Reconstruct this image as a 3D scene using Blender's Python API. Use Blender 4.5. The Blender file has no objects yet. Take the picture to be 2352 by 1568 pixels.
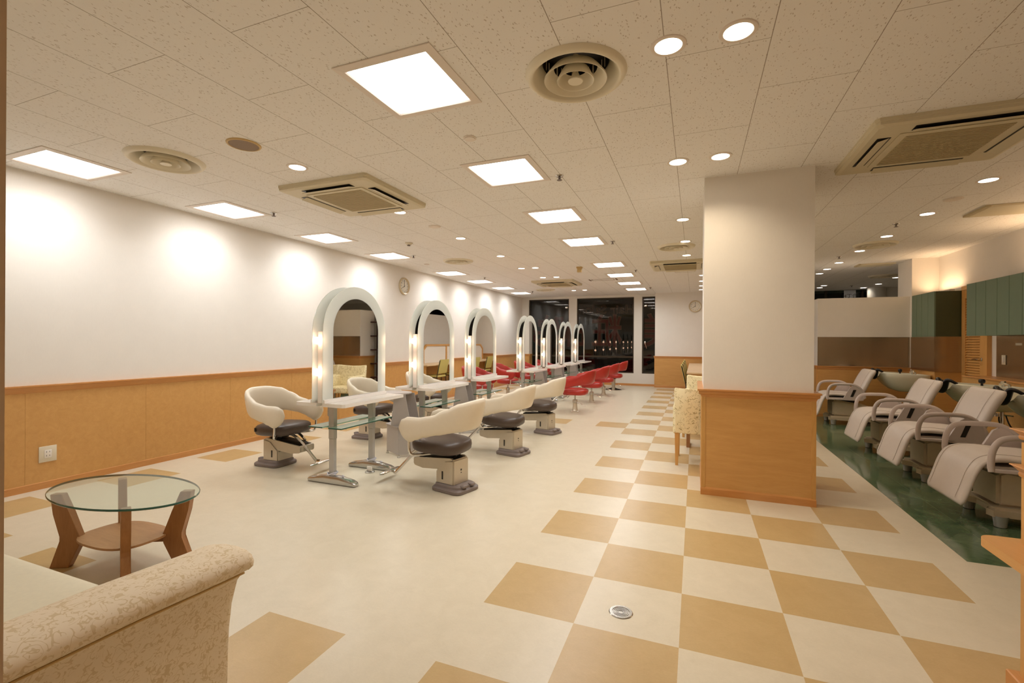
import bpy, bmesh, math, random
from mathutils import Vector, Matrix
PI = math.pi
C = bpy.context.scene.collection
sc = bpy.context.scene

# ------------------------------------------------------------------ camera
cam_d = bpy.data.cameras.new('camera')
cam = bpy.data.objects.new('camera', cam_d); C.objects.link(cam)
cam_d.sensor_width = 36.0
cam_d.lens = 36.0 * 1065.75 / 2352.0
cam_d.clip_start = 0.05
def _camrot(yaw, pitch, roll):
    f = Vector((-math.sin(yaw) * math.cos(pitch), math.cos(yaw) * math.cos(pitch), -math.sin(pitch)))
    r = f.cross(Vector((0, 0, 1))).normalized(); d = f.cross(r)
    r2 = r * math.cos(roll) + d * math.sin(roll); d2 = -r * math.sin(roll) + d * math.cos(roll)
    m = Matrix((r2, -d2, -f)).transposed()
    return m.to_4x4()
CAM = Vector((0.506, -2.0647, 1.2778))
cam.matrix_world = Matrix.Translation(CAM) @ _camrot(0.37568, 0.00036, -0.00588)
sc.camera = cam

# ------------------------------------------------------------------ world, exposure
w = bpy.data.worlds.new('world'); sc.world = w; w.use_nodes = True
w.node_tree.nodes['Background'].inputs[0].default_value = (0.010, 0.012, 0.010, 1)
w.node_tree.nodes['Background'].inputs[1].default_value = 0.25
sc.view_settings.view_transform = 'Standard'
sc.view_settings.look = 'None'
sc.view_settings.exposure = -0.02
sc.view_settings.gamma = 1.0
sc.view_settings.use_curve_mapping = False
sc.cycles.max_bounces = 10
sc.cycles.diffuse_bounces = 6
sc.cycles.glossy_bounces = 5
sc.cycles.transmission_bounces = 8
sc.cycles.transparent_max_bounces = 12
sc.cycles.sample_clamp_indirect = 6.0
sc.cycles.caustics_reflective = False
sc.cycles.caustics_refractive = False
sc.cycles.use_denoising = True

# light levels (watts) and colours
P_SQUARE = 6.6;  P_WIDE = 9.4;  COL_SQUARE = (0.94, 0.98, 1.0)
P_DOWN = 3.4;     COL_DOWN = (1.0, 0.81, 0.57)
P_DIM = 0.8
P_SHAMPOO = 2.2
P_BULB_E = 15.0;  COL_BULB = (1.0, 0.62, 0.40)
P_COVE = 5.0;     COL_COVE = (1.0, 0.66, 0.38)

# ------------------------------------------------------------------ room measures (metres)
ZC = 2.667           # ceiling
XL = -4.66           # left wall
XR = 4.15            # right wall
YW = 11.9            # window wall
YB = 11.65           # back wall beside the windows
YP = 7.45            # half-height partition behind the shampoo corner
ZD = 0.885           # top of the wood panelling

# ------------------------------------------------------------------ materials
def lin(c):
    return tuple(((v / 255.0) / 12.92 if v / 255.0 <= 0.04045 else (((v / 255.0) + 0.055) / 1.055) ** 2.4) for v in c)
def newmat(name):
    m = bpy.data.materials.new(name); m.use_nodes = True
    return m, m.node_tree, m.node_tree.nodes['Principled BSDF']
def N(nt, t, **kw):
    n = nt.nodes.new(t)
    for k, v in kw.items():
        setattr(n, k, v)
    return n
def L(nt, a, b):
    nt.links.new(a, b)
def val(nt, x):
    n = nt.nodes.new('ShaderNodeValue'); n.outputs[0].default_value = x; return n.outputs[0]
def mth(nt, op, a, b=None, c=None):
    n = nt.nodes.new('ShaderNodeMath'); n.operation = op
    for i, x in enumerate((a, b, c)):
        if x is None: continue
        if isinstance(x, (int, float)): n.inputs[i].default_value = x
        else: nt.links.new(x, n.inputs[i])
    return n.outputs[0]
def mixc(nt, fac, a, b):
    n = nt.nodes.new('ShaderNodeMix'); n.data_type = 'RGBA'
    for i, x in ((0, fac), (6, a), (7, b)):
        if isinstance(x, tuple): n.inputs[i].default_value = (*x[:3], 1)
        elif isinstance(x, (int, float)): n.inputs[i].default_value = x
        else: nt.links.new(x, n.inputs[i])
    return n.outputs[2]
def coords(nt, scale=(1, 1, 1), rot=(0, 0, 0)):
    tc = nt.nodes.new('ShaderNodeTexCoord'); mp = nt.nodes.new('ShaderNodeMapping')
    mp.inputs['Scale'].default_value = scale; mp.inputs['Rotation'].default_value = rot
    nt.links.new(tc.outputs['Object'], mp.inputs['Vector']); return mp.outputs[0]
def noise(nt, vec, scale, detail=3, rough=.5, dist=0):
    n = nt.nodes.new('ShaderNodeTexNoise'); n.inputs['Scale'].default_value = scale
    n.inputs['Detail'].default_value = detail; n.inputs['Roughness'].default_value = rough
    n.inputs['Distortion'].default_value = dist
    nt.links.new(vec, n.inputs['Vector']); return n.outputs[0]
def bump(nt, b, h, strength=.2, dist=.002):
    n = nt.nodes.new('ShaderNodeBump'); n.inputs['Strength'].default_value = strength
    n.inputs['Distance'].default_value = dist
    nt.links.new(h, n.inputs['Height']); nt.links.new(n.outputs[0], b.inputs['Normal'])
def ramp(nt, x, lo, hi):
    n = nt.nodes.new('ShaderNodeMapRange'); n.inputs[1].default_value = lo; n.inputs[2].default_value = hi
    nt.links.new(x, n.inputs[0]); return n.outputs[0]

def plain(name, col, rough=.5, metal=0.0, var=.04, scale=25, coat=0, bmp=0):
    m, nt, b = newmat(name)
    c = lin(col); v = coords(nt)
    n = noise(nt, v, scale, 3)
    dark = tuple(x * (1 - var * 2) for x in c); lite = tuple(min(1, x * (1 + var * 2)) for x in c)
    L(nt, mixc(nt, n, dark, lite), b.inputs['Base Color'])
    b.inputs['Roughness'].default_value = rough; b.inputs['Metallic'].default_value = metal
    b.inputs['Coat Weight'].default_value = coat
    if bmp: bump(nt, b, noise(nt, v, scale * 8, 2), bmp, .001)
    return m
def wood(name, c1, c2, axis='z', rough=.38, grain=1.0):
    m, nt, b = newmat(name)
    s = {'z': (9, 9, 1.2), 'x': (1.2, 9, 9), 'y': (9, 1.2, 9)}[axis]
    v = coords(nt, s); n = noise(nt, v, 2.2, 5, .6, .8)
    v2 = coords(nt, tuple(k * 6 for k in s)); n2 = noise(nt, v2, 3.0, 2)
    f = mth(nt, 'ADD', mth(nt, 'MULTIPLY', n, .8), mth(nt, 'MULTIPLY', n2, .25 * grain))
    L(nt, mixc(nt, ramp(nt, f, .35, .75), lin(c1), lin(c2)), b.inputs['Base Color'])
    b.inputs['Roughness'].default_value = rough
    return m
def glow(name, col, strength):
    m, nt, b = newmat(name)
    b.inputs['Base Color'].default_value = (.9, .9, .9, 1)
    b.inputs['Emission Color'].default_value = (*col, 1); b.inputs['Emission Strength'].default_value = strength
    return m
M = {}
# wallpaper: fine woven grain
def wallpaper(name, col):
    m, nt, b = newmat(name)
    v = coords(nt, (1, 1, 1)); n = noise(nt, v, 6, 3); n2 = noise(nt, coords(nt, (120, 120, 30)), 1, 2)
    c = lin(col)
    f = mth(nt, 'ADD', mth(nt, 'MULTIPLY', n, .6), mth(nt, 'MULTIPLY', n2, .4))
    L(nt, mixc(nt, f, tuple(x * .95 for x in c), tuple(min(1, x * 1.04) for x in c)), b.inputs['Base Color'])
    b.inputs['Roughness'].default_value = .75
    bump(nt, b, n2, .15, .001); return m
M['wall'] = wallpaper('wallpaper', (236, 231, 224))
M['wall_plain'] = wallpaper('white_paint', (226, 222, 214))
M['maple'] = wood('maple_panel', (202, 152, 88), (214, 165, 100), 'x', .38)
M['maple_z'] = wood('maple_upright', (198, 148, 82), (216, 168, 100), 'z', .38)
M['maple_trim'] = wood('maple_trim', (198, 138, 78), (214, 156, 94), 'y', .3, .6)
M['maple_trimx'] = wood('maple_trim_cross', (198, 138, 78), (214, 156, 94), 'x', .3, .6)
M['door_wood'] = wood('door_wood', (214, 160, 90), (228, 176, 106), 'z', .4, .8)
M['counter_wood'] = wood('counter_wood', (204, 152, 88), (218, 166, 102), 'y', .4, .8)
M['table_wood'] = wood('walnut_wood', (160, 114, 70), (184, 136, 92), 'x', .4)
M['table_woodz'] = wood('walnut_wood_upright', (146, 98, 56), (170, 120, 74), 'z', .4)
M['jamb'] = plain('painted_jamb', (206, 180, 150), .6)
# floor linoleum
def lino(name, c1, c2, rough=.32):
    m, nt, b = newmat(name)
    v = coords(nt); n = noise(nt, v, 9, 6, .65, .6); n2 = noise(nt, coords(nt, (1, 2.4, 1)), 45, 4, .7, 2.0)
    f = mth(nt, 'ADD', mth(nt, 'MULTIPLY', n, .5), mth(nt, 'MULTIPLY', n2, .5))
    L(nt, mixc(nt, ramp(nt, f, .32, .68), lin(c1), lin(c2)), b.inputs['Base Color'])
    b.inputs['Roughness'].default_value = rough; b.inputs['Specular IOR Level'].default_value = .4
    bump(nt, b, n2, .1, .001); return m
M['floor_cream'] = lino('linoleum_cream', (207, 197, 175), (219, 209, 188))
M['floor_tan'] = lino('linoleum_tan', (184, 156, 108), (198, 170, 122))
def marble_green():
    m, nt, b = newmat('green_marble')
    v = coords(nt); n = noise(nt, v, 5, 8, .7, 1.4); n2 = noise(nt, coords(nt, (3, 1, 1), (0, 0, .6)), 12, 6, .75, 3)
    c = mixc(nt, ramp(nt, n, .3, .7), lin((62, 86, 62)), lin((104, 124, 92)))
    c = mixc(nt, ramp(nt, n2, .62, .74), c, lin((160, 170, 130)))
    sx = N(nt, 'ShaderNodeSeparateXYZ'); L(nt, v, sx.inputs[0])
    jx = mth(nt, 'LESS_THAN', mth(nt, 'FRACT', mth(nt, 'DIVIDE', mth(nt, 'ADD', sx.outputs[0], 90.0), .45)), .006)
    jy = mth(nt, 'LESS_THAN', mth(nt, 'FRACT', mth(nt, 'DIVIDE', mth(nt, 'ADD', sx.outputs[1], 90.0), .45)), .006)
    c = mixc(nt, mth(nt, 'MULTIPLY', mth(nt, 'MAXIMUM', jx, jy), .5), c, lin((150, 165, 130)))
    L(nt, c, b.inputs['Base Color']); b.inputs['Roughness'].default_value = .1
    return m
M['marble'] = marble_green()
def ceiling_mat():
    m, nt, b = newmat('acoustic_tile')
    v = coords(nt)
    sx = N(nt, 'ShaderNodeSeparateXYZ'); L(nt, v, sx.inputs[0])
    X, Y = sx.outputs[0], sx.outputs[1]
    W, H = .4555, .911
    u = mth(nt, 'DIVIDE', mth(nt, 'ADD', X, 10 * W + .091), W)        # grid line at x = -.091
    col = mth(nt, 'FLOOR', u); fu = mth(nt, 'FRACT', u)
    par = mth(nt, 'MODULO', col, 2.0)
    yy = mth(nt, 'DIVIDE', mth(nt, 'ADD', mth(nt, 'ADD', Y, 10 * H + .127), mth(nt, 'MULTIPLY', par, .4555)), H)
    fv = mth(nt, 'FRACT', yy); row = mth(nt, 'FLOOR', yy)
    l1 = mth(nt, 'LESS_THAN', fu, .0085); l2 = mth(nt, 'LESS_THAN', fv, .004)
    line = mth(nt, 'MULTIPLY_ADD', l2, .85, l1)
    line = mth(nt, 'MINIMUM', line, 1.0)
    # worm marks
    nz = N(nt, 'ShaderNodeTexNoise'); nz.inputs['Scale'].default_value = 95; L(nt, v, nz.inputs['Vector'])
    vm = N(nt, 'ShaderNodeVectorMath', operation='MULTIPLY'); L(nt, v, vm.inputs[0]); vm.inputs[1].default_value = (112, 40, 1)
    vs = N(nt, 'ShaderNodeVectorMath', operation='MULTIPLY'); L(nt, nz.outputs[1], vs.inputs[0]); vs.inputs[1].default_value = (1.9, .5, 0)
    va = N(nt, 'ShaderNodeVectorMath', operation='ADD'); L(nt, vm.outputs[0], va.inputs[0]); L(nt, vs.outputs[0], va.inputs[1])
    vo = N(nt, 'ShaderNodeTexVoronoi'); vo.inputs['Scale'].default_value = 1.0; L(nt, va.outputs[0], vo.inputs['Vector'])
    sep = N(nt, 'ShaderNodeSeparateColor'); L(nt, vo.outputs['Color'], sep.inputs[0])
    thr = mth(nt, 'MULTIPLY', sep.outputs[0], .315)
    d = mth(nt, 'SUBTRACT', vo.outputs['Distance'], thr)
    mark = mth(nt, 'SUBTRACT', 1.0, ramp(nt, d, -.06, .05))
    base = lin((241, 239, 236)); 
    c = mixc(nt, mth(nt, 'MULTIPLY', mark, .52), base, lin((146, 120, 94)))
    c = mixc(nt, mth(nt, 'MULTIPLY', line, .75), c, lin((120, 100, 80)))
    L(nt, c, b.inputs['Base Color']); b.inputs['Roughness'].default_value = .85
    return m
M['ceiling'] = ceiling_mat()
def grain_or_reflection(name, c, axis=(1, 1, 40), rough=.32):
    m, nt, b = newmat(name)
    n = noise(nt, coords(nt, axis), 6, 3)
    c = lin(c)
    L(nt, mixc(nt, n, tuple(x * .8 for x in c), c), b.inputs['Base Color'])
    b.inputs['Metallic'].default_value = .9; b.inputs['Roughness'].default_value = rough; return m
M['steel'] = grain_or_reflection('stainless_panel', (192, 172, 146), (1.6, 1.6, .05), .2)  # wide upright bands: reflected streaks painted into the steel colour
M['silver'] = plain('silver_paint', (190, 188, 186), .42, .55, .02)
M['chrome'] = plain('chrome', (225, 222, 218), .1, 1.0, .01)
M['polished'] = plain('polished_aluminium', (200, 198, 194), .22, .95, .02)
M['white_lam'] = plain('white_laminate', (238, 232, 224), .25, 0, .01)
M['white_post'] = plain('white_powder_coat', (236, 230, 224), .35, 0, .01)
M['shell_white'] = plain('cream_leatherette', (228, 217, 197), .38, 0, .015, 30, 0, .08)
M['seat_brown'] = plain('dark_brown_leatherette', (78, 64, 56), .4, 0, .04, 30, 0, .08)
M['shell_red'] = plain('red_leatherette', (176, 46, 38), .34, 0, .03, 30, 0, .08)
M['ped_beige'] = plain('beige_metal_cover', (206, 196, 178), .38, .35, .02)
M['ped_grey'] = plain('grey_rubber_pad', (126, 114, 110), .5, 0, .03)
M['dark'] = plain('dark_plastic', (30, 26, 24), .4)
M['black'] = plain('black_leatherette', (22, 18, 20), .28)
M['panel_grey'] = plain('grey_panel', (176, 170, 166), .45, .2, .02)
M['shampoo'] = plain('pale_grey_leatherette', (214, 204, 196), .4, 0, .02, 20, 0, .06)
M['shampoo_seam'] = plain('seam_thread', (196, 184, 174), .6)
M['pale_wood'] = wood('pale_worktop', (216, 184, 144), (226, 196, 158), 'y', .4, .6)
M['shampoo_arm'] = plain('mauve_grey_plastic', (204, 192, 188), .38, .1, .02)
M['shampoo_base'] = plain('taupe_plastic', (206, 192, 168), .4, .2, .03)
M['ceramic'] = plain('white_ceramic', (226, 224, 206), .12, 0, .01)
M['cab_green'] = grain_or_reflection('green_laminate', (114, 134, 112), (30, 30, 1), .45)
M['cab_green'].node_tree.nodes['Principled BSDF'].inputs['Metallic'].default_value = 0
M['cab_dark'] = plain('dark_green_laminate', (74, 80, 52), .5)
M['ac_beige'] = plain('beige_plastic', (214, 204, 176), .5, 0, .01)
M['ac_grille'] = plain('grey_beige_grille', (188, 174, 140), .6, 0, .03)
M['vent'] = plain('ivory_enamel', (232, 224, 202), .45, 0, .01)
M['frame_white'] = plain('white_enamel', (232, 222, 212), .5, 0, .01)
M['bronze'] = plain('bronze_window_frame', (62, 52, 38), .45, .3)
M['speaker_cloth'] = plain('grey_brown_cloth', (152, 134, 118), .9, 0, .06, 200)
M['gold'] = plain('aged_cream_rim', (206, 176, 120), .5)
M['plate'] = plain('ivory_plastic', (222, 212, 190), .4, 0, .01)
M['clock_rim'] = plain('champagne_rim', (206, 190, 160), .3, .35, .02)
M['clock_face'] = plain('clock_face', (226, 220, 206), .5, 0, .01)
M['ink'] = plain('dark_ink', (44, 42, 40), .6)
M['red_film'] = plain('dark_red_film', (165, 34, 30), .5)
M['red_line'] = plain('pale_red_film', (170, 104, 90), .5)
M['yellow_seat'] = plain('yellow_green_vinyl', (206, 190, 112), .5, 0, .03)
M['paper'] = plain('poster_paper', (214, 218, 226), .6, 0, .01)
M['night'] = plain('night_backdrop', (10, 12, 10), .9)
M['shelf_dark'] = plain('dark_red_shelf', (60, 26, 22), .5)
M['cord'] = plain('clear_cord', (200, 198, 206), .35)
M['seam'] = plain('seam_brown', (110, 76, 44), .8)  # even dark brown for the ceiling hatch outline
def glassmat(name, col, rough=0.0, tint=.5):
    m, nt, b = newmat(name)
    v = coords(nt); n = noise(nt, v, 3, 1)
    L(nt, mixc(nt, n, tuple(x * .98 for x in col), col), b.inputs['Base Color'])
    b.inputs['Transmission Weight'].default_value = 1; b.inputs['Roughness'].default_value = rough
    b.inputs['IOR'].default_value = 1.48
    return m
M['glass'] = glassmat('clear_green_glass', (.86, .97, .92))
M['glass_edge'] = plain('glass_edge_green', (40, 84, 70), .15)
# thin glass (table top / shelves): transparent with reflection
def thin(name, col, opac, rough=.05, ior=1.5):
    m, nt, b = newmat(name)
    out = nt.nodes['Material Output']
    tr = N(nt, 'ShaderNodeBsdfTransparent'); tr.inputs[0].default_value = (*col, 1)
    n = noise(nt, coords(nt), 4, 1)
    L(nt, mixc(nt, n, lin((168, 220, 200)), lin((178, 228, 208))), b.inputs['Base Color'])
    b.inputs['Roughness'].default_value = rough
    gl = N(nt, 'ShaderNodeBsdfGlossy'); gl.inputs['Roughness'].default_value = rough
    fr = N(nt, 'ShaderNodeFresnel'); fr.inputs['IOR'].default_value = ior
    m1 = N(nt, 'ShaderNodeMixShader'); m1.inputs[0].default_value = opac
    L(nt, tr.outputs[0], m1.inputs[1]); L(nt, b.outputs[0], m1.inputs[2])
    geo = N(nt, 'ShaderNodeNewGeometry'); m2 = N(nt, 'ShaderNodeMixShader'); L(nt, mth(nt, 'MULTIPLY', fr.outputs[0], mth(nt, 'SUBTRACT', 1.0, geo.outputs['Backfacing'])), m2.inputs[0])
    L(nt, m1.outputs[0], m2.inputs[1]); L(nt, gl.outputs[0], m2.inputs[2])
    L(nt, m2.outputs[0], out.inputs[0]); return m
M['table_glass'] = thin('table_glass', (.93, .98, .95), .03, .02)
M['shelf_glass'] = thin('shelf_glass', (.62, .86, .78), .62, .12)
M['window_glass'] = thin('window_glass', (.55, .6, .55), .0, .0, 1.6)
def mirror_mat():
    m, nt, b = newmat('mirror'); n = noise(nt, coords(nt), 2, 1)
    L(nt, mixc(nt, n, (.86, .87, .85), (.88, .89, .87)), b.inputs['Base Color'])
    b.inputs['Metallic'].default_value = 1; b.inputs['Roughness'].default_value = 0.015; return m
M['mirror'] = mirror_mat()
def frosted():
    m, nt, b = newmat('frosted_glass'); n = noise(nt, coords(nt), 5, 2)
    L(nt, mixc(nt, n, lin((240, 243, 238)), lin((246, 247, 243))), b.inputs['Base Color'])
    b.inputs['Roughness'].default_value = .12
    out = nt.nodes['Material Output']
    tl = N(nt, 'ShaderNodeBsdfTranslucent'); tl.inputs[0].default_value = (.95, .98, .96, 1)
    ms = N(nt, 'ShaderNodeMixShader'); ms.inputs[0].default_value = .45
    L(nt, b.outputs[0], ms.inputs[1]); L(nt, tl.outputs[0], ms.inputs[2]); L(nt, ms.outputs[0], out.inputs[0])
    return m
M['frosted'] = frosted()
# upholstery prints: arcs of voronoi rings broken up by noise
def curls(name, base, ink, scale=9.0, amount=1.0, rough=.85, gate=(.5, .52), thick=.045):
    m, nt, b = newmat(name)
    v = coords(nt)
    nz = N(nt, 'ShaderNodeTexNoise'); nz.inputs['Scale'].default_value = scale * .8; L(nt, v, nz.inputs['Vector'])
    vs = N(nt, 'ShaderNodeVectorMath', operation='SCALE'); L(nt, nz.outputs[1], vs.inputs[0]); vs.inputs['Scale'].default_value = .6 / scale
    va = N(nt, 'ShaderNodeVectorMath', operation='ADD'); L(nt, v, va.inputs[0]); L(nt, vs.outputs[0], va.inputs[1])
    vo = N(nt, 'ShaderNodeTexVoronoi'); vo.inputs['Scale'].default_value = scale; L(nt, va.outputs[0], vo.inputs['Vector'])
    d = vo.outputs['Distance']
    ring = mth(nt, 'LESS_THAN', mth(nt, 'ABSOLUTE', mth(nt, 'SUBTRACT', d, .36)), thick)
    ring2 = mth(nt, 'LESS_THAN', mth(nt, 'ABSOLUTE', mth(nt, 'SUBTRACT', d, .14)), thick)
    g1 = mth(nt, 'GREATER_THAN', noise(nt, v, scale * 1.7, 1), gate[0])
    g2 = mth(nt, 'LESS_THAN', noise(nt, v, scale * 2.3, 1), gate[1])
    f = mth(nt, 'MAXIMUM', mth(nt, 'MULTIPLY', ring, g1), mth(nt, 'MULTIPLY', ring2, g2))
    L(nt, mixc(nt, mth(nt, 'MULTIPLY', f, amount), lin(base), lin(ink)), b.inputs['Base Color'])
    b.inputs['Roughness'].default_value = rough
    bump(nt, b, noise(nt, v, 400, 1), .1, .001)
    return m
def vines(name, base, ink, scale, width, gate, leaf, amount):
    m, nt, b = newmat(name)
    v = coords(nt)
    n1 = noise(nt, v, scale, 0, .5, 2.6); n2 = noise(nt, v, scale * 1.3, 1)
    line = mth(nt, 'SUBTRACT', 1.0, ramp(nt, mth(nt, 'ABSOLUTE', mth(nt, 'SUBTRACT', n1, .5)), width * .6, width))
    line = mth(nt, 'MULTIPLY', line, ramp(nt, n2, gate, gate + .02))
    n3 = noise(nt, v, scale * 2.6, 0, .5, 1.2)
    blob = ramp(nt, n3, leaf, leaf + .02)
    f = mth(nt, 'MULTIPLY', mth(nt, 'MAXIMUM', line, blob), amount)
    L(nt, mixc(nt, f, lin(base), lin(ink)), b.inputs['Base Color'])
    b.inputs['Roughness'].default_value = .85
    bump(nt, b, noise(nt, v, 400, 1), .1, .001)
    return m
M['curl_fabric'] = vines('scroll_print_fabric', (238, 226, 188), (164, 144, 88), 19.0, .045, .48, .76, .85)
M['sofa_fabric'] = vines('leaf_print_fabric', (232, 216, 190), (206, 182, 138), 23.0, .042, .40, .655, .7)
M['sofa_seat'] = plain('woven_cream_fabric', (222, 214, 190), .85, 0, .03, 60, 0, .2)
M['glow_square'] = glow('fluorescent_diffuser', (1.0, .98, .95), 10.0)
M['glow_down'] = glow('downlight_lens', (1.0, .90, .72), 12.0)
M['glow_dim'] = glow('downlight_lens_dim', (1.0, .93, .84), 9.0)
M['glow_bulb'] = glow('vanity_bulb', COL_BULB, P_BULB_E)

# ------------------------------------------------------------------ mesh helpers
def bm_(): return bmesh.new()
def obj(name, bm, mat, parent=None, loc=(0, 0, 0), rotz=0, smooth=True, sharp=35, mats=None):
    bmesh.ops.recalc_face_normals(bm, faces=bm.faces)
    me = bpy.data.meshes.new(name); bm.to_mesh(me); bm.free()
    for mm in (mats or [mat]): me.materials.append(mm)
    if smooth:
        me.polygons.foreach_set('use_smooth', [True] * len(me.polygons))
        me.set_sharp_from_angle(angle=math.radians(sharp))
    o = bpy.data.objects.new(name, me); C.objects.link(o)
    o.location = loc; o.rotation_euler = (0, 0, rotz)
    if parent is not None: o.parent = parent
    return o
def thing(name, label, cat, loc=(0, 0, 0), rotz=0, group=None):
    o = bpy.data.objects.new(name, None); C.objects.link(o); o.empty_display_size = .1
    o.location = loc; o.rotation_euler = (0, 0, rotz); tag(o, label, cat, group); return o
def tag(o, label, cat, group=None):
    o['label'] = label; o['category'] = cat
    if group: o['group'] = group
    return o
def struct(name, bm, m, parent=None, **k):
    o = obj(name, bm, m, parent, **k)
    if parent is None: o['kind'] = 'structure'
    return o
def dup(root, loc, rotz=0, label=None, group=None):
    r = root.copy(); C.objects.link(r); r.location = loc; r.rotation_euler = (0, 0, rotz)
    if label: r['label'] = label
    if group: r['group'] = group
    def rec(a, b):
        for ch in list(a.children):
            c = ch.copy(); C.objects.link(c); c.parent = b; rec(ch, c)
    rec(root, r); return r
def bx(bm, x0, x1, y0, y1, z0, z1, bev=0, seg=2):
    vs = [bm.verts.new((x, y, z)) for x in (x0, x1) for y in (y0, y1) for z in (z0, z1)]
    fs = [bm.faces.new([vs[i] for i in f]) for f in ((0, 1, 3, 2), (4, 6, 7, 5), (0, 4, 5, 1), (2, 3, 7, 6), (0, 2, 6, 4), (1, 5, 7, 3))]
    if bev:
        es = list({e for f in fs for e in f.edges})
        bmesh.ops.bevel(bm, geom=es, offset=bev, segments=seg, profile=.5, affect='EDGES')
    return vs
def box(x0, x1, y0, y1, z0, z1, bev=0, seg=2):
    bm = bm_(); bx(bm, x0, x1, y0, y1, z0, z1, bev, seg); return bm
def loft(bm, rings, closed=False, cap=True):
    """rings: list of equal-length point lists; each ring is a closed loop"""
    vr = [[bm.verts.new(p) for p in r] for r in rings]
    n = len(vr[0]); m = len(vr)
    for i in range(m if closed else m - 1):
        a = vr[i]; b = vr[(i + 1) % m]
        for k in range(n):
            bm.faces.new((a[k], a[(k + 1) % n], b[(k + 1) % n], b[k]))
    if cap and not closed:
        bm.faces.new(vr[0][::-1]); bm.faces.new(vr[-1])
    return vr
def smoothpts(pts, k=4):
    """Catmull-Rom through points"""
    P = [Vector(p) for p in pts]; out = []
    for i in range(len(P) - 1):
        p0 = P[max(i - 1, 0)]; p1 = P[i]; p2 = P[i + 1]; p3 = P[min(i + 2, len(P) - 1)]
        for j in range(k):
            t = j / k
            out.append(.5 * ((2 * p1) + (-p0 + p2) * t + (2 * p0 - 5 * p1 + 4 * p2 - p3) * t * t + (-p0 + 3 * p1 - 3 * p2 + p3) * t ** 3))
    out.append(P[-1]); return out
def tube(bm, pts, r, seg=8, flat=1.0, up=(0, 0, 1)):
    pts = [Vector(p) for p in pts]; rings = []
    rr = r if isinstance(r, (list, tuple)) else [r] * len(pts)
    u = None
    for i, p in enumerate(pts):
        d = (pts[min(i + 1, len(pts) - 1)] - pts[max(i - 1, 0)]).normalized()
        if u is None:
            ref = Vector(up)
            if abs(d.dot(ref)) > .95: ref = Vector((1, 0, 0))
            u = d.cross(ref).normalized()
        else:
            u = (u - d * u.dot(d)).normalized()
        v = d.cross(u)
        rings.append([p + u * math.cos(2 * PI * k / seg) * rr[i] + v * math.sin(2 * PI * k / seg) * rr[i] * flat for k in range(seg)])
    loft(bm, rings)
def lathe(bm, prof, seg=32, c=(0, 0, 0), close=True):
    """prof: (r, z) list about the z axis"""
    vr = []
    for r, z in prof:
        if r < 1e-6: vr.append([bm.verts.new((c[0], c[1], c[2] + z))])
        else: vr.append([bm.verts.new((c[0] + r * math.cos(2 * PI * k / seg), c[1] + r * math.sin(2 * PI * k / seg), c[2] + z)) for k in range(seg)])
    for a, b in zip(vr, vr[1:]):
        if len(a) == 1 and len(b) == 1: continue
        for k in range(seg):
            k2 = (k + 1) % seg
            if len(a) == 1: bm.faces.new((a[0], b[k2], b[k]))
            elif len(b) == 1: bm.faces.new((a[k], a[k2], b[0]))
            else: bm.faces.new((a[k], a[k2], b[k2], b[k]))
def prism(bm, poly, h0, h1, plane='xy', off=0.0):
    """extrude a 2D polygon. plane 'xy': z from h0 to h1; 'xz': y; 'yz': x"""
    def P(a, b, h): return {'xy': (a, b, h), 'xz': (a, h, b), 'yz': (h, a, b)}[plane]
    va = [bm.verts.new(P(a, b, h0)) for a, b in poly]; vb = [bm.verts.new(P(a, b, h1)) for a, b in poly]
    n = len(poly)
    bm.faces.new(va[::-1]); bm.faces.new(vb)
    for k in range(n): bm.faces.new((va[k], va[(k + 1) % n], vb[(k + 1) % n], vb[k]))
def superel(bm, c, h, n1=.5, n2=.5, su=28, sv=12):
    """superellipsoid cushion: centre, half sizes; n1 vertical roundness, n2 plan roundness"""
    f = lambda x, e: math.copysign(abs(x) ** e, x)
    rings = []
    top = bm.verts.new((c[0], c[1], c[2] + h[2])); bot = bm.verts.new((c[0], c[1], c[2] - h[2]))
    for j in range(1, sv):
        v = -PI / 2 + PI * j / sv
        rings.append([bm.verts.new((c[0] + h[0] * f(math.cos(v), n1) * f(math.cos(2 * PI * k / su), n2),
                                    c[1] + h[1] * f(math.cos(v), n1) * f(math.sin(2 * PI * k / su), n2),
                                    c[2] + h[2] * f(math.sin(v), n1))) for k in range(su)])
    for a, b in zip(rings, rings[1:]):
        for k in range(su): bm.faces.new((a[k], a[(k + 1) % su], b[(k + 1) % su], b[k]))
    for k in range(su):
        bm.faces.new((rings[0][(k + 1) % su], rings[0][k], bot)); bm.faces.new((rings[-1][k], rings[-1][(k + 1) % su], top))
def interp(xs, ys, x):
    if x <= xs[0]: return ys[0]
    for i in range(len(xs) - 1):
        if x <= xs[i + 1]:
            t = (x - xs[i]) / (xs[i + 1] - xs[i]); t = t * t * (3 - 2 * t)
            return ys[i] + (ys[i + 1] - ys[i]) * t
    return ys[-1]
def arealight(name, loc, size, power, col, parent=None, spread=180, rot=(0, 0, 0), sy=None, disk=False):
    d = bpy.data.lights.new(name, 'AREA'); d.energy = power; d.color = col
    d.shape = 'DISK' if disk else ('RECTANGLE' if sy else 'SQUARE'); d.size = size
    if sy: d.size_y = sy
    d.spread = math.radians(spread)
    o = bpy.data.objects.new(name, d); C.objects.link(o); o.location = loc; o.rotation_euler = rot
    if parent: o.parent = parent
    return o
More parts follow.
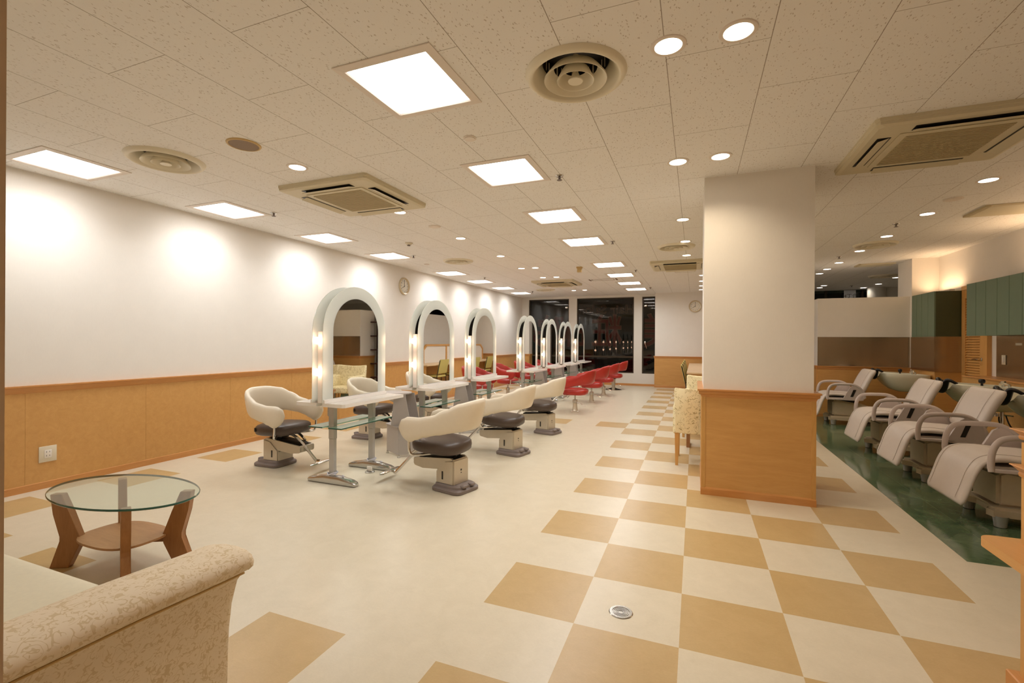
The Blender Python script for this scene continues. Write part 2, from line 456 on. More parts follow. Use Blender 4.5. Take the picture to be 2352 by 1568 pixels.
def textmesh(name, body, size, mat, M4, parent=None, depth=.002, outline=False, bold=0):
    cu = bpy.data.curves.new(name, 'FONT'); cu.body = body; cu.size = size; cu.extrude = depth
    cu.align_x = 'CENTER'; cu.align_y = 'CENTER'
    cu.offset = bold
    if outline:
        cu.fill_mode = 'NONE'; cu.extrude = 0; cu.bevel_depth = outline; cu.bevel_resolution = 0
    t = bpy.data.objects.new(name, cu); C.objects.link(t)
    dg = bpy.context.evaluated_depsgraph_get()
    me = bpy.data.meshes.new_from_object(t.evaluated_get(dg))
    bpy.data.objects.remove(t); 
    me.transform(M4); me.materials.clear(); me.materials.append(mat)
    o = bpy.data.objects.new(name, me); C.objects.link(o)
    if parent: o.parent = parent
    return o

# ------------------------------------------------------------------ floor
T = .45
def tan_tile(i, j):
    if (i + j) % 2 == 0: return False
    if i == -10 and j >= -1: return True
    if j == -2 and -10 <= i <= -1: return True
    if j == 11 and -10 <= i <= -1: return True
    if j == 25 and -10 <= i <= -2: return False
    if -1 <= i <= 3: return True
    return False
bm = bm_()
I0, I1, J0, J1 = -11, 22, -7, 30
vg = {}
def fv(x, y):
    k = (round(x, 4), round(y, 4))
    if k not in vg: vg[k] = bm.verts.new((x, y, 0))
    return vg[k]
GX0, GY0, GY1 = 2.0, 1.455, YP
for i in range(I0, I1):
    for j in range(J0, J1):
        x0, x1, y0, y1 = i * T, (i + 1) * T, j * T, (j + 1) * T
        if x1 > GX0 and y1 > GY0 and y0 < GY1:      # split tiles that touch the green area
            xs = sorted({x0, x1} | ({GX0} if x0 < GX0 < x1 else set())); ys = sorted({y0, y1} | ({GY0} if y0 < GY0 < y1 else set()) | ({GY1} if y0 < GY1 < y1 else set()))
        else: xs = [x0, x1]; ys = [y0, y1]
        for a, b in zip(xs, xs[1:]):
            for c, d in zip(ys, ys[1:]):
                mx, my = (a + b) / 2, (c + d) / 2
                f = bm.faces.new((fv(a, c), fv(b, c), fv(b, d), fv(a, d)))
                if mx > GX0 and GY0 < my < GY1: f.material_index = 2
                elif tan_tile(i, j): f.material_index = 1
fl = obj('floor', bm, None, mats=[M['floor_cream'], M['floor_tan'], M['marble']], smooth=False)
fl['kind'] = 'structure'

# ------------------------------------------------------------------ ceiling with openings for the square lights
SQY = [.085, 1.47, 2.89, 4.29, 6.34, 7.72, 9.13, 10.45]
SQX = [-4.165, -.94]
HS = .235
VENTS = [(-.08, .30, 'large round air vent in the ceiling beside the near downlights'),
     (-3.31, .29, 'round air vent in the ceiling near the first left-wall light'),
     (-3.32, 5.07, 'small distant round vent above the left wall clock'),
     (.244, 5.06, 'round vent in the ceiling just left of the pillar'),
     (-3.23, 9.81, 'faint round vent near the windows in the far ceiling'),
     (2.844, 5.84, 'round vent in the ceiling over the shampoo corner'),
     (4.09, 9.56, 'round vent in the dim ceiling beyond the partition')]
holes = [(x - HS, x + HS, y - HS, y + HS) for x in SQX for y in SQY] + [(x - .215, x + .215, y - .215, y + .215) for x, y, _l in VENTS]
cx = sorted({round(v, 4) for h in holes for v in h[:2]} | {-5.0, 9.2})
cy = sorted({round(v, 4) for h in holes for v in h[2:]} | {-2.9, 13.2})
bm = bm_(); cv = {}
def cvv(x, y):
    if (x, y) not in cv: cv[(x, y)] = bm.verts.new((x, y, ZC))
    return cv[(x, y)]
for a in range(len(cx) - 1):
    for b in range(len(cy) - 1):
        mx, my = (cx[a] + cx[a + 1]) / 2, (cy[b] + cy[b + 1]) / 2
        if any(h[0] < mx < h[1] and h[2] < my < h[3] for h in holes): continue
        bm.faces.new((cvv(cx[a], cy[b]), cvv(cx[a], cy[b + 1]), cvv(cx[a + 1], cy[b + 1]), cvv(cx[a + 1], cy[b])))
for x, y, _l in VENTS:                                  # round off the vent openings
    for sx_ in (-1, 1):
        for sy_ in (-1, 1):
            p = [(.215, .215), (.215, .09), (.09, .215)]
            vs_ = [bm.verts.new((x + sx_ * a, y + sy_ * b, ZC)) for a, b in p]
            bm.faces.new(vs_ if sx_ * sy_ > 0 else vs_[::-1])
ce = obj('ceiling', bm, M['ceiling'], smooth=False); ce['kind'] = 'structure'

# ------------------------------------------------------------------ walls
def dado(name, x0, y0, x1, y1, side, mat, trimmat):
    """wood panelling along a wall from (x0,y0) to (x1,y1); side = +1/-1 gives the room side of the normal"""
    d = Vector((x1 - x0, y1 - y0, 0)); ln = d.length; d.normalize(); n = Vector((-d.y, d.x, 0)) * side
    def P(s, o, z): q = Vector((x0, y0, 0)) + d * s + n * o; return (q.x, q.y, z)
    bm = bm_()
    def slab(o0, o1, z0, z1, s0=0, s1=None):
        s1 = ln if s1 is None else s1
        vs = [bm.verts.new(P(s, o, z)) for s in (s0, s1) for o in (o0, o1) for z in (z0, z1)]
        for f in ((0, 1, 3, 2), (4, 6, 7, 5), (0, 4, 5, 1), (2, 3, 7, 6), (0, 2, 6, 4), (1, 5, 7, 3)): bm.faces.new([vs[i] for i in f])
    k = 0.0; W = .91
    while k < ln - 1e-6:
        e = min(k + W, ln); slab(0, .012, .06, ZD - .05, k + .001, e - .001); k = e
    slab(0, .010, .06, ZD - .05)
    a = obj(name, bm, mat, smooth=False)
    a['kind'] = 'structure'
    # moulded cap and skirting
    prof = [(0, ZD), (.036, ZD), (.036, ZD - .012), (.028, ZD - .02), (.022, ZD - .038), (.018, ZD - .058), (.012, ZD - .064), (0, ZD - .064)]
    bm = bm_(); 
    loft(bm, [[P(s, o, z) for o, z in prof] for s in (-.0, ln)])
    b = obj('cap_moulding', bm, trimmat, parent=a, smooth=False)
    bm = bm_()
    prof2 = [(0, 0), (.016, 0), (.016, .055), (.013, .06), (0, .066)]
    loft(bm, [[P(s, o, z) for o, z in prof2] for s in (0, ln)])
    c = obj('skirting', bm, trimmat, parent=a, smooth=False)
    return a
struct('wall_left', box(XL - .12, XL, -2.9, YW + .2, 0, ZC), M['wall'], smooth=False)
dado('trim_1', XL, -2.7, XL, YW - .002, -1, M['maple_z'] if 0 else M['maple'], M['maple_trim'])
struct('wall_front', box(XL, XR + 5, -2.9, -2.7, 0, ZC), M['wall'], smooth=False)
struct('wall_right', box(XR, XR + .12, -2.7, YP, 0, ZC), M['wall'], smooth=False)
# window wall: sill, mullion piers, head
bm = bm_()
WZ0, WZ1 = .36, 2.60
WX = [(-4.43, -3.12), (-2.87, -1.165), (-.93, -.52)]
bx(bm, XL, -.50, YW, YW + .16, 0, WZ0); bx(bm, XL, -.50, YW, YW + .16, WZ1, ZC)
xs = [XL] + [v for p in WX for v in p]
for a, b in ((XL, WX[0][0]), (WX[0][1], WX[1][0]), (WX[1][1], WX[2][0])): bx(bm, a, b, YW, YW + .16, WZ0, WZ1)
struct('wall_back', bm, M['wall_plain'], smooth=False)
struct('baseboard_back', box(XL + .01, -.552, YW - .014, YW, 0, .062), M['maple_trimx'], smooth=False)
struct('wall_back_right', box(-.55, 1.92, YB, YW + .16, 0, ZC), M['wall'], smooth=False)
dado('trim_2', -.55, YB, 1.80, YB, -1, M['maple'], M['maple_trimx'])
dado('trim_3', -.55, YW, -.55, YB + .001, -1, M['maple'], M['maple_trim'])
# windows: bronze frames, glass, night outside
def window(nm, x0, x1, handle=None):
    f = .032
    bm = bm_()
    bx(bm, x0, x0 + f, YW + .05, YW + .12, WZ0, WZ1); bx(bm, x1 - f, x1, YW + .05, YW + .12, WZ0, WZ1)
    bx(bm, x0 + f, x1 - f, YW + .05, YW + .12, WZ0, WZ0 + f); bx(bm, x0 + f, x1 - f, YW + .05, YW + .12, WZ1 - f, WZ1)
    bx(bm, x0 + f, x1 - f, YW + .06, YW + .12, .81, .86)
    o = struct(nm, bm, M['bronze'], smooth=False)
    obj('pane', box(x0 + f, x1 - f, YW + .085, YW + .093, WZ0 + f, WZ1 - f), M['window_glass'], parent=o, smooth=False)
    if handle is not None:
        bm = bm_(); bx(bm, handle - .02, handle + .02, YW + .02, YW + .05, 1.22, 1.30, .004); tube(bm, [(handle, YW + .03, 1.24), (handle + .03, YW + .025, 1.16), (handle + .05, YW + .02, 1.09)], .011)
        bx(bm, handle - .03, handle + .05, YW + .03, YW + .05, 2.31, 2.36, .004)
        obj('latch', bm, M['chrome'], parent=o)
    return o
w1 = window('window_1', *WX[0], handle=WX[0][1] - .09)
w2 = window('window_2', *WX[1])
w3 = window('window_3', *WX[2], handle=WX[2][0] + .08)
# exterior: a dark street front some metres away with a faintly lit beam
bm = bm_(); bx(bm, -12, 12, 19, 19.3, -1, 8); n_ = struct('wall_outside', bm, M['night'], smooth=False)
# letters stuck on the outside of the glass: they read from the street, so they are mirrored from in here
def sticker(nm, body, x, z, size, mat, label, outline=False, y=YW + .105, sx=1.0, sz=1.0, bold=0):
    m4 = Matrix.Translation((x, y, z)) @ Matrix.Diagonal((-sx, 1, sz, 1)) @ Matrix.Rotation(PI / 2, 4, 'X')
    o = textmesh(nm, body, size, mat, m4, None, .001, outline, bold)
    if bold: textmesh('character_outline', body, size, M['red_line'], Matrix.Translation((0, -.002, 0)) @ m4, o, 0, .009, bold + .012)
    return tag(o, label, 'lettering')
t_ = sticker('window_lettering', 'Hair Salon', -2.0, 2.24, .36, M['red_line'], 'mirrored outline lettering HAIR SALON on the wide middle window', outline=.007, sx=1.12)
t_ = sticker('window_character', '粧', -1.98, 1.53, .92, M['red_film'], 'large dark red mirrored character on the wide middle window', bold=.006, sz=1.12)
t_ = sticker('window_character', '院', -3.72, 1.53, .92, M['red_film'], 'large dark red mirrored character on the left window behind the mirrors', bold=.006, sz=1.12)
t_ = sticker('window_character', '美', -.52, 1.53, .92, M['red_film'], 'dark red mirrored character cut off in the narrow right window', bold=.006, sz=1.12)
# clip the right-hand character to its pane
def clip_x(o, lo, hi):
    b_ = bmesh.new(); b_.from_mesh(o.data)
    for x_, s_ in ((lo, -1), (hi, 1)):
        bmesh.ops.bisect_plane(b_, geom=b_.verts[:] + b_.edges[:] + b_.faces[:], plane_co=(x_, 0, 0), plane_no=(s_, 0, 0), clear_outer=True)
    b_.to_mesh(o.data); b_.free()
for o_ in [t_] + list(t_.children): clip_x(o_, WX[2][0] + .05, WX[2][1] - .047)

# pillar
PX0, PX1, PY0, PY1 = .562, 1.385, 2.165, 3.0
struct('pillar', box(PX0 + .012, PX1 - .012, PY0 + .012, PY1 - .012, 0, ZC), M['wall'], smooth=False)
bm = bm_(); bx(bm, PX0, PX1, PY0, PY1, .05, ZD - .06)
pp = struct('trim_4', bm, M['maple'], smooth=False)
bm = bm_()
prof = [(.0, ZD - .066), (.004, ZD - .06), (.010, ZD - .045), (.022, ZD - .035), (.026, ZD - .014), (.034, ZD - .01), (.034, ZD + .002), (-.05, ZD + .002)]
def ringrect(o, z): return [(PX0 - o, PY0 - o, z), (PX1 + o, PY0 - o, z), (PX1 + o, PY1 + o, z), (PX0 - o, PY1 + o, z)]
loft(bm, [ringrect(o, z) for o, z in prof], cap=False)
obj('cap_moulding', bm, M['maple_trimx'], parent=pp, smooth=False)
bm = bm_(); loft(bm, [ringrect(o, z) for o, z in [(.006, 0), (.006, .052), (.0, .066)]], cap=False)
obj('skirting', bm, M['maple_trimx'], parent=pp, smooth=False)
bm = bm_()
for x in (PX0, PX1 - .03):
    bx(bm, x - .003 if x == PX0 else x, x + .03 if x == PX0 else x + .033, PY0 - .003, PY0 + .02, .06, ZD - .06)
obj('corner_strip', bm, M['maple_z'], parent=pp, smooth=False)

# half-height partition behind the shampoo corner
HP = 2.055
struct('wall_partition', box(2.5, 3.8, YP, YP + .55, 0, HP), M['wall'], smooth=False)
struct('wall_pier', box(3.8, XR + .12, YP - .06, 7.95, 0, ZC), M['wall'], smooth=False)
dado('trim_5', 2.5, YP, 3.8, YP, -1, M['maple'], M['maple_trimx'])
dado('trim_6', 2.5, YP + .55, 2.5, YP, -1, M['maple'], M['maple_trim'])
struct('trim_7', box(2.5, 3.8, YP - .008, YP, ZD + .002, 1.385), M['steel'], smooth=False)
struct('wall_half', box(1.8, 1.92, 9.0, YB, 0, HP), M['wall'], smooth=False)
dado('trim_8', 1.8, YB, 1.8, 9.0, -1, M['maple'], M['maple_trim'])
# space beyond the partitions
struct('wall_far', box(4.9, 9.2, 12.0, 12.2, 0, ZC), M['wall_plain'], smooth=False)
struct('wall_far_right', box(9.0, 9.2, -2.7, 12.2, 0, ZC), M['wall_plain'], smooth=False)
bm = bm_(); lathe(bm, [(.19, 0), (.19, ZC)], 32, (4.70, 12.0, 0)); struct('wall_column', bm, M['wall_plain'])
bm = bm_()
for x in (1.92, 2.8, 3.7, 4.5): bx(bm, x, x + .05, 12.4, 12.46, 0, 2.66)
w4 = struct('window_4', bm, M['bronze'], smooth=False)
obj('pane', box(1.93, 4.9, 12.42, 12.43, 0, 2.66), M['window_glass'], parent=w4, smooth=False)
tg = tag(obj('poster', box(4.11, 4.37, 12.36, 12.365, 1.6, 2.655), M['paper'], smooth=False), 'white poster with black characters on the far dark window above the partition', 'poster')
textmesh('poster_characters', 'H丁合', .12, M['ink'], Matrix.Translation((4.24, 12.357, 2.50)) @ Matrix.Rotation(PI / 2, 4, 'X'), tg, .001)
bm = bm_()
bx(bm, 1.85, 2.5, 8.1, 8.13, 0, 2.0)
for k in range(5): bx(bm, 1.85, 2.48, 7.82, 8.1, .3 + .36 * k, .33 + .36 * k)
bx(bm, 1.83, 1.86, 7.8, 8.13, 0, 2.0)
tag(obj('shelving', bm, M['shelf_dark'], smooth=False), 'dark shelving standing between the two half-height walls', 'shelf')

# wall block under the far green cabinets and the ledge along the right wall
struct('wall_block', box(3.8, XR, 6.6, YP - .06, 0, ZD - .02), M['maple'], smooth=False)
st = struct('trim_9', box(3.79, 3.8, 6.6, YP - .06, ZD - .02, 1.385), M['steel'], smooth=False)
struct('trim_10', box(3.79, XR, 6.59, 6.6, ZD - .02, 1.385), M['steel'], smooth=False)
struct('wall_block_upper', box(3.8, XR, 6.6, YP - .06, ZD - .02, 1.385), M['wall_plain'], smooth=False)
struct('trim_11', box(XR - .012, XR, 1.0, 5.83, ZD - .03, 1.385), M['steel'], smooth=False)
struct('wall_ledge', box(3.86, XR - .0, 1.0, 5.98, 0, .835), M['maple'], smooth=False)
bm = bm_(); bx(bm, 3.85, XR, 1.0, 5.98, .836, .858, .004)
struct('trim_12', bm, M['maple_trim'], smooth=False)

# louvred door in the right wall
bm = bm_()
DY0, DY1 = 6.03, 6.60
for y0, y1, z0, z1 in ((DY0, DY0 + .1, 0, 2.05), (DY1 - .09, DY1, 0, 2.05), (DY0 + .1, DY1 - .09, 1.93, 2.05), (DY0 + .1, DY1 - .09, 0, .42), (DY0 + .1, DY1 - .09, .78, .83)):
    bx(bm, XR - .045, XR - .010, y0, y1, z0, z1, .002, 1)
dr = struct('door_1', bm, M['door_wood'], smooth=False)
bm = bm_()
for z0, z1 in ((.42, .78), (.83, 1.93)):
    z = z0 + .012
    while z < z1 - .02:
        vs = [bm.verts.new((x, y, zz)) for y in (DY0 + .1, DY1 - .09) for x, zz in ((XR - .04, z), (XR - .034, z + .004), (XR - .014, z + .034), (XR - .020, z + .030))]
        for f in ((0, 1, 2, 3), (7, 6, 5, 4), (0, 4, 5, 1), (1, 5, 6, 2), (2, 6, 7, 3), (3, 7, 4, 0)): bm.faces.new([vs[i] for i in f])
        z += .036
obj('louvre_slats', bm, M['door_wood'], parent=dr, smooth=False)
bm = bm_(); lathe(bm, [(0, 0), (.024, 0), (.024, .008), (.012, .012), (.012, .05), (0, .05)], 16)
bmesh.ops.rotate(bm, verts=bm.verts[:], matrix=Matrix.Rotation(-PI / 2, 3, 'Y')); bmesh.ops.translate(bm, verts=bm.verts[:], vec=(XR - .045, DY0 + .05, 1.07))
tube(bm, [(XR - .09, DY0 + .05, 1.07), (XR - .095, DY0 + .10, 1.072), (XR - .095, DY0 + .17, 1.068)], [.01, .009, .008])
obj('door_handle', bm, M['chrome'], parent=dr)
bm = bm_(); bx(bm, XR - .05, XR - .0, DY0 - .078, DY0 - .003, 0, 2.11); bx(bm, XR - .05, XR, DY0 - .003, DY1 + .0, 2.053, 2.11)
struct('trim_13', bm, M['door_wood'], smooth=False)

# things on the steel wall panel
bm = bm_(); bx(bm, XR - .022, XR - .012, 5.62, 5.70, 1.02, 1.14, .003)
o = tag(obj('light_switch', bm, M['plate']), 'ivory wall switch on the brown steel panel beside the louvred door', 'switch')
obj('rocker', box(XR - .027, XR - .022, 5.645, 5.675, 1.045, 1.115, .002), M['white_lam'], parent=o)
for k, (y, l_) in enumerate(((5.38, 'small pale sticker on the steel panel above the wall switch'), (4.98, 'small pale sticker on the steel panel nearest the frame edge'))):
    tag(obj('wall_sticker', box(XR - .014, XR - .012, y - .06, y + .06, 1.265, 1.293), M['plate'], smooth=False), l_, 'sticker', 'stickers on the steel panel')
# outlet on the left wall
bm = bm_(); bx(bm, XL + .012, XL + .018, .115, .235, .225, .36, .003)
o = tag(obj('wall_outlet', bm, M['plate']), 'ivory double power outlet low on the wood panelled left wall', 'outlet')
bm = bm_(); bx(bm, XL + .018, XL + .021, .150, .200, .258, .328, .002)
s_ = obj('socket_insert', bm, M['white_lam'], parent=o)
bm = bm_()
for y in (.165, .185):
    for z in (.278, .31): bx(bm, XL + .020, XL + .0215, y - .0015, y + .0015, z - .006, z + .006)
obj('slot', bm, M['ink'], parent=s_, smooth=False)

# ------------------------------------------------------------------ left edge: end of a partition close to the camera
struct('trim_14', box(-.48, -.238, -1.86, -1.78, 0, ZC), M['jamb'], smooth=False)

# ------------------------------------------------------------------ green wall cabinets with cove lights
def cabinet(y0, y1, ndoors, label, cat='cabinet', group='green wall cabinets', cove=True):
    t = thing('wall_cabinet', label, cat, (3.8, y0, 1.385), 0, group)
    W_ = y1 - y0
    obj('carcass', box(.018, XR - 3.8, .0015, W_ - .0015, 0, HP - 1.385), M['cab_dark'], parent=t, smooth=False)
    dw = W_ / ndoors
    for k in range(ndoors):
        obj('cabinet_door', box(0, .017, k * dw + .003, (k + 1) * dw - .003, -.004, HP - 1.385), M['cab_green'], parent=t, smooth=False)
    return t
cabs = [(7.03, 7.385, 2, 'green wall cabinet tucked against the corner pier'),
        (6.62, 7.03, 2, 'green wall cabinet with the dark end panel left of the louvred door'),
        (5.315, 5.745, 2, 'narrow green wall cabinet just right of the louvred door'),
        (4.635, 5.315, 3, 'three-door green wall cabinet above the small wall stickers'),
        (3.955, 4.635, 3, 'green wall cabinet cut off by the right frame edge')]
for y0, y1, n, lb in cabs: cabinet(y0, y1, n, lb)
for y0, y1 in ((6.66, 7.3), (4.05, 5.1), (2.4, 3.4)):
    t = tag(thing('cove_light', '', 'light', (4.02, (y0 + y1) / 2, HP + .01)), {6.66: 'warm cove lamp on top of the far green cabinets', 4.05: 'warm cove lamp on top of the near green cabinets', 2.4: 'warm cove lamp above the shampoo wall out of sight'}[y0], 'light', 'cove lamps')
    bm = bm_(); bx(bm, -.03, .03, -(y1 - y0) / 2, (y1 - y0) / 2, -.008, .02)
    obj('housing', bm, M['frame_white'], parent=t, smooth=False)
    arealight('lamp', (0, 0, .03), .05, P_COVE * (y1 - y0), COL_COVE, t, 170, (PI, 0, 0), sy=(y1 - y0))

# ------------------------------------------------------------------ ceiling fixtures
ordw = ['nearest', 'second', 'third', 'fourth', 'fifth', 'sixth', 'seventh', 'farthest']
def square_light_proto():
    t = thing('ceiling_light', 'x', 'light')
    bm = bm_()
    o_, i_ = .288, HS
    prof = [(i_, .0), (i_, -.004), (i_ + .008, -.010), (o_, -.006), (o_, -.0005)]
    def rr(o, z): return [(-o, -o, z), (o, -o, z), (o, o, z), (-o, o, z)]
    loft(bm, [rr(o, z) for o, z in prof], cap=False)
    obj('frame', bm, M['frame_white'], parent=t, smooth=False)
    bm = bm_()
    loft(bm, [rr(i_, .0), rr(i_, .07)], cap=False); bm.faces.new([bm.verts.new(p) for p in rr(i_, .0705)])
    obj('reflector_housing', bm, M['frame_white'], parent=t, smooth=False)
    bm = bm_()
    bx(bm, -i_ + .004, i_ - .004, -i_ + .004, i_ - .004, .022, .024)
    obj('diffuser', bm, M['glow_square'], parent=t, smooth=False)
    bm = bm_()
    for k in range(1, 4):
        x = -i_ + .1175 * k; prism(bm, [(x - .006, .0), (x + .006, .0), (x, -.0015)], -i_ + .002, i_ - .002, 'xz')
    return t
pl = square_light_proto()
arealight('lamp', (0, 0, .018), .44, P_SQUARE, COL_SQUARE, pl, 134)
first = True
for ix, x in enumerate(SQX):
    side = ('along the left wall', 'over the middle of the salon')[ix]
    for k, y in enumerate(SQY):
        lab = f'{ordw[k]} square recessed ceiling light in the row {side}'
        if first: pl.location = (x, y, ZC); tag(pl, lab, 'light', 'square ceiling lights'); first = False
        else: dup(pl, (x, y, ZC), 0, lab, 'square ceiling lights')
for o in C.objects:                                   # the middle row has wide-angle diffusers
    if o.type == 'LIGHT' and o.parent and o.parent.name.startswith('ceiling_light') and o.parent.location.x > -2:
        if 'wide_diffuser' not in bpy.data.lights: wd = o.data.copy(); wd.name = 'wide_diffuser'; wd.spread = math.radians(165); wd.energy = P_WIDE
        o.data = bpy.data.lights['wide_diffuser']
# downlights
def downlight(x, y, lab, power, dim=False, r=.062, group='round downlights'):
    global dl0, dl1
    key = 'dim' if dim else 'warm'
    if key not in DL:
        t = thing('downlight', lab, 'light', (x, y, ZC), 0, group)
        bm = bm_(); lathe(bm, [(.062, -.001), (.062, -.006), (.070, -.008), (.080, -.005), (.082, -.0005)], 28)
        obj('trim_ring', bm, M['frame_white'], parent=t)
        bm = bm_(); lathe(bm, [(0, -.004), (.04, -.0035), (.0615, -.002)], 28)
        obj('lens', bm, M['glow_dim' if dim else 'glow_down'], parent=t)
        arealight('lamp', (0, 0, -.007), .11, power, COL_DOWN if not dim else (1, .85, .68), t, 130, disk=True)
        DL[key] = t; return t
    return dup(DL[key], (x, y, ZC), 0, lab, group)
DL = {}
A = [(.382, .222, 'warm round downlight near the large ceiling vent, left of the near pair'),
     (.678, .226, 'warm round downlight right of the near pair beside the large vent'),
     (.376, 1.722, 'warm round downlight left of the pair just before the pillar'),
     (.675, 1.722, 'warm round downlight right of the pair just before the pillar'),
     (.370, 3.52, 'round downlight left of the pillar top, nearest of that line'),
     (.374, 4.74, 'round downlight just before the small round vent left of the pillar'),
     (.373, 5.83, 'round downlight between the round vent and the cassette unit by the pillar')]
for x, y, lb in A: downlight(x, y, lb, P_DOWN)
A = [(-2.473, .767, 'round downlight between the brown speaker and the ceiling cassette'),
     (-2.468, 2.15, 'round downlight at the far edge of the ceiling cassette'),
     (-2.447, 3.51, 'round downlight beyond the round cover past the cassette'),
     (-2.450, 4.90, 'round downlight right of the left-hand round vent'),
     (-2.570, 6.20, 'left one of the near downlight pair over the far stations'),
     (-2.298, 6.22, 'right one of the near downlight pair over the far stations'),
     (-2.568, 7.54, 'left one of the downlight pair before the far cassette'),
     (-2.273, 7.56, 'right one of the downlight pair before the far cassette'),
     (-2.56, 10.26, 'left one of the last downlight pair before the windows'),
     (-2.258, 10.25, 'right one of the last downlight pair before the windows'),
     (.64, 8.29, 'nearest of four downlights half hidden behind the pillar edge'),
     (.645, 9.25, 'second of four downlights half hidden behind the pillar edge'),
     (.653, 10.20, 'third of four downlights half hidden behind the pillar edge'),
     (.655, 11.11, 'farthest of four downlights half hidden behind the pillar edge'),
     (2.806, 3.06, 'nearest downlight of the line over the shampoo chairs'),
     (2.806, 4.17, 'second downlight of the line over the shampoo chairs'),
     (2.804, 5.29, 'downlight beside the round vent over the shampoo corner'),
     (2.800, 6.33, 'downlight past the round vent over the shampoo corner'),
     (2.804, 7.43, 'downlight above the half-height partition, nearer'),
     (2.80, 8.19, 'downlight just beyond the half-height partition'),
     (2.81, 8.80, 'downlight right at the pillar edge beyond the partition'),
     (3.39, 11.1, 'nearer of two overlapping downlights in the dim back area'),
     (3.40, 11.55, 'farther of two overlapping downlights in the dim back area'),
     (4.48, 11.14, 'downlight in the dim back area left of the pier'),
     (4.40, 11.9, 'downlight above the round white column in the back area'),
     (4.43, 9.96, 'downlight cut by the grey pier edge in the back area')]
for x, y, lb in A: downlight(x, y, lb, P_DIM, True)
for o in C.objects:                                   # stronger lamps over the shampoo corner
    if o.type == 'LIGHT' and o.parent and o.parent.name.startswith('downlight') and 2.7 < o.parent.location.x < 2.9:
        if 'shampoo_lamp' not in bpy.data.lights: wd = o.data.copy(); wd.name = 'shampoo_lamp'; wd.energy = P_SHAMPOO
        o.data = bpy.data.lights['shampoo_lamp']

# round air diffusers
def vent_proto():
    t = thing('round_air_vent', 'x', 'vent')
    bm = bm_(); lathe(bm, [(.172, .13), (.172, .075), (.186, .040), (.207, .0), (.219, -.016), (.226, -.026), (.236, -.028), (.252, -.018), (.262, -.0005), (.24, -.0005)], 48)
    obj('outer_ring', bm, M['vent'], parent=t, sharp=60)
    bm = bm_(); lathe(bm, [(0, .128), (.172, .128), (.172, .06)], 36); obj('dark_throat', bm, M['dark'], parent=t)
    for ro, ri, zo, zi in ((.161, .112, -.030, .032), (.095, .062, -.034, .028)):
        bm = bm_(); lathe(bm, [(ri, zi), (ri + (ro - ri) * .35, zi * .3), (ro - .006, zo), (ro, zo - .003), (ro + .002, zo + .003), (ri + (ro - ri) * .42, zi * .4), (ri + .003, zi)], 40)
        obj('cone', bm, M['vent'], parent=t, sharp=60)
    bm = bm_(); lathe(bm, [(.014, .10), (.014, .01), (.024, -.012), (.039, -.034), (.037, -.038), (0, -.036)], 32)
    obj('centre_knob', bm, M['vent'], parent=t)
    return t
V = VENTS
vp = vent_proto()
for k, (x, y, lb) in enumerate(V):
    if k == 0: vp.location = (x, y, ZC); tag(vp, lb, 'vent', 'round ceiling vents')
    else: dup(vp, (x, y, ZC), 0, lb, 'round ceiling vents')

# ceiling cassette air conditioners
def cassette_proto(hw=.49, hd=.475, drop=.045):
    t = thing('ceiling_air_conditioner', 'x', 'air conditioner')
    bm = bm_()
    def rr(a, b, z, c=.05): return [(-a + c, -b, z), (a - c, -b, z), (a, -b + c, z), (a, b - c, z), (a - c, b, z), (-a + c, b, z), (-a, b - c, z), (-a, -b + c, z)]
    loft(bm, [rr(hw, hd, 0, .02), rr(hw, hd, -drop * .45, .02), rr(hw - .004, hd - .004, -drop * .5, .02), rr(hw - .004, hd - .004, -drop * .9, .02), rr(hw - .03, hd - .03, -drop - .004, .03)], cap=True)
    obj('casing', bm, M['ac_beige'], parent=t, smooth=False)
    zf = -drop - .005
    a, b = hw * .64, hd * .64
    bm = bm_(); bx(bm, -a, a, -b, b, zf - .006, zf, .002, 1); g = obj('intake_panel', bm, M['ac_beige'], parent=t, smooth=False)
    bm = bm_(); bx(bm, -a * .86, a * .86, -b * .86, b * .86, zf - .009, zf - .006); n = 24
    for k in range(n):
        y = -b * .84 + (2 * b * .84) * k / (n - 1); bx(bm, -a * .85, a * .85, y - .002, y + .002, zf - .012, zf - .009)
    obj('grille', bm, M['ac_grille'], parent=g, smooth=False)
    for x0, x1, y0, y1 in ((-a * .85, a * .85, b * 1.10, b * 1.34), (-a * .85, a * .85, -b * 1.34, -b * 1.10), (a * 1.10, a * 1.34, -b * .85, b * .85), (-a * 1.34, -a * 1.10, -b * .85, b * .85)):
        bm = bm_(); bx(bm, x0, x1, y0, y1, zf - .0015, zf + .0005); s = obj('air_slot', bm, M['dark'], parent=t, smooth=False)
        bm = bm_()
        # the blade slopes down towards the outer edge of the unit
        if x1 - x0 > y1 - y0:
            sg = 1 if y0 > 0 else -1; yi, yo = (y0 + .010, y1 - .004) if sg > 0 else (y1 - .010, y0 + .004)
            prism(bm, [(yi, zf - .002), (yo, zf - .020), (yo, zf - .023), (yi, zf - .005)], x0 + .004, x1 - .004, 'yz')
        else:
            sg = 1 if x0 > 0 else -1; xi, xo = (x0 + .010, x1 - .004) if sg > 0 else (x1 - .010, x0 + .004)
            prism(bm, [(xi, zf - .002), (xo, zf - .020), (xo, zf - .023), (xi, zf - .005)], y0 + .004, y1 - .004, 'xz')
        obj('vane', bm, M['ac_beige'], parent=s, smooth=False)
    return t
ap = cassette_proto(); ap.location = (-2.525, 1.525, ZC); tag(ap, 'square beige ceiling air conditioner above the first styling stations', 'air conditioner', 'ceiling air conditioners')
dup(ap, (2.03, 1.90, ZC), 0, 'large beige ceiling air conditioner at the upper right frame edge', 'ceiling air conditioners')
dup(ap, (.255, 6.70, ZC), 0, 'beige ceiling air conditioner partly hidden by the pillar', 'ceiling air conditioners')
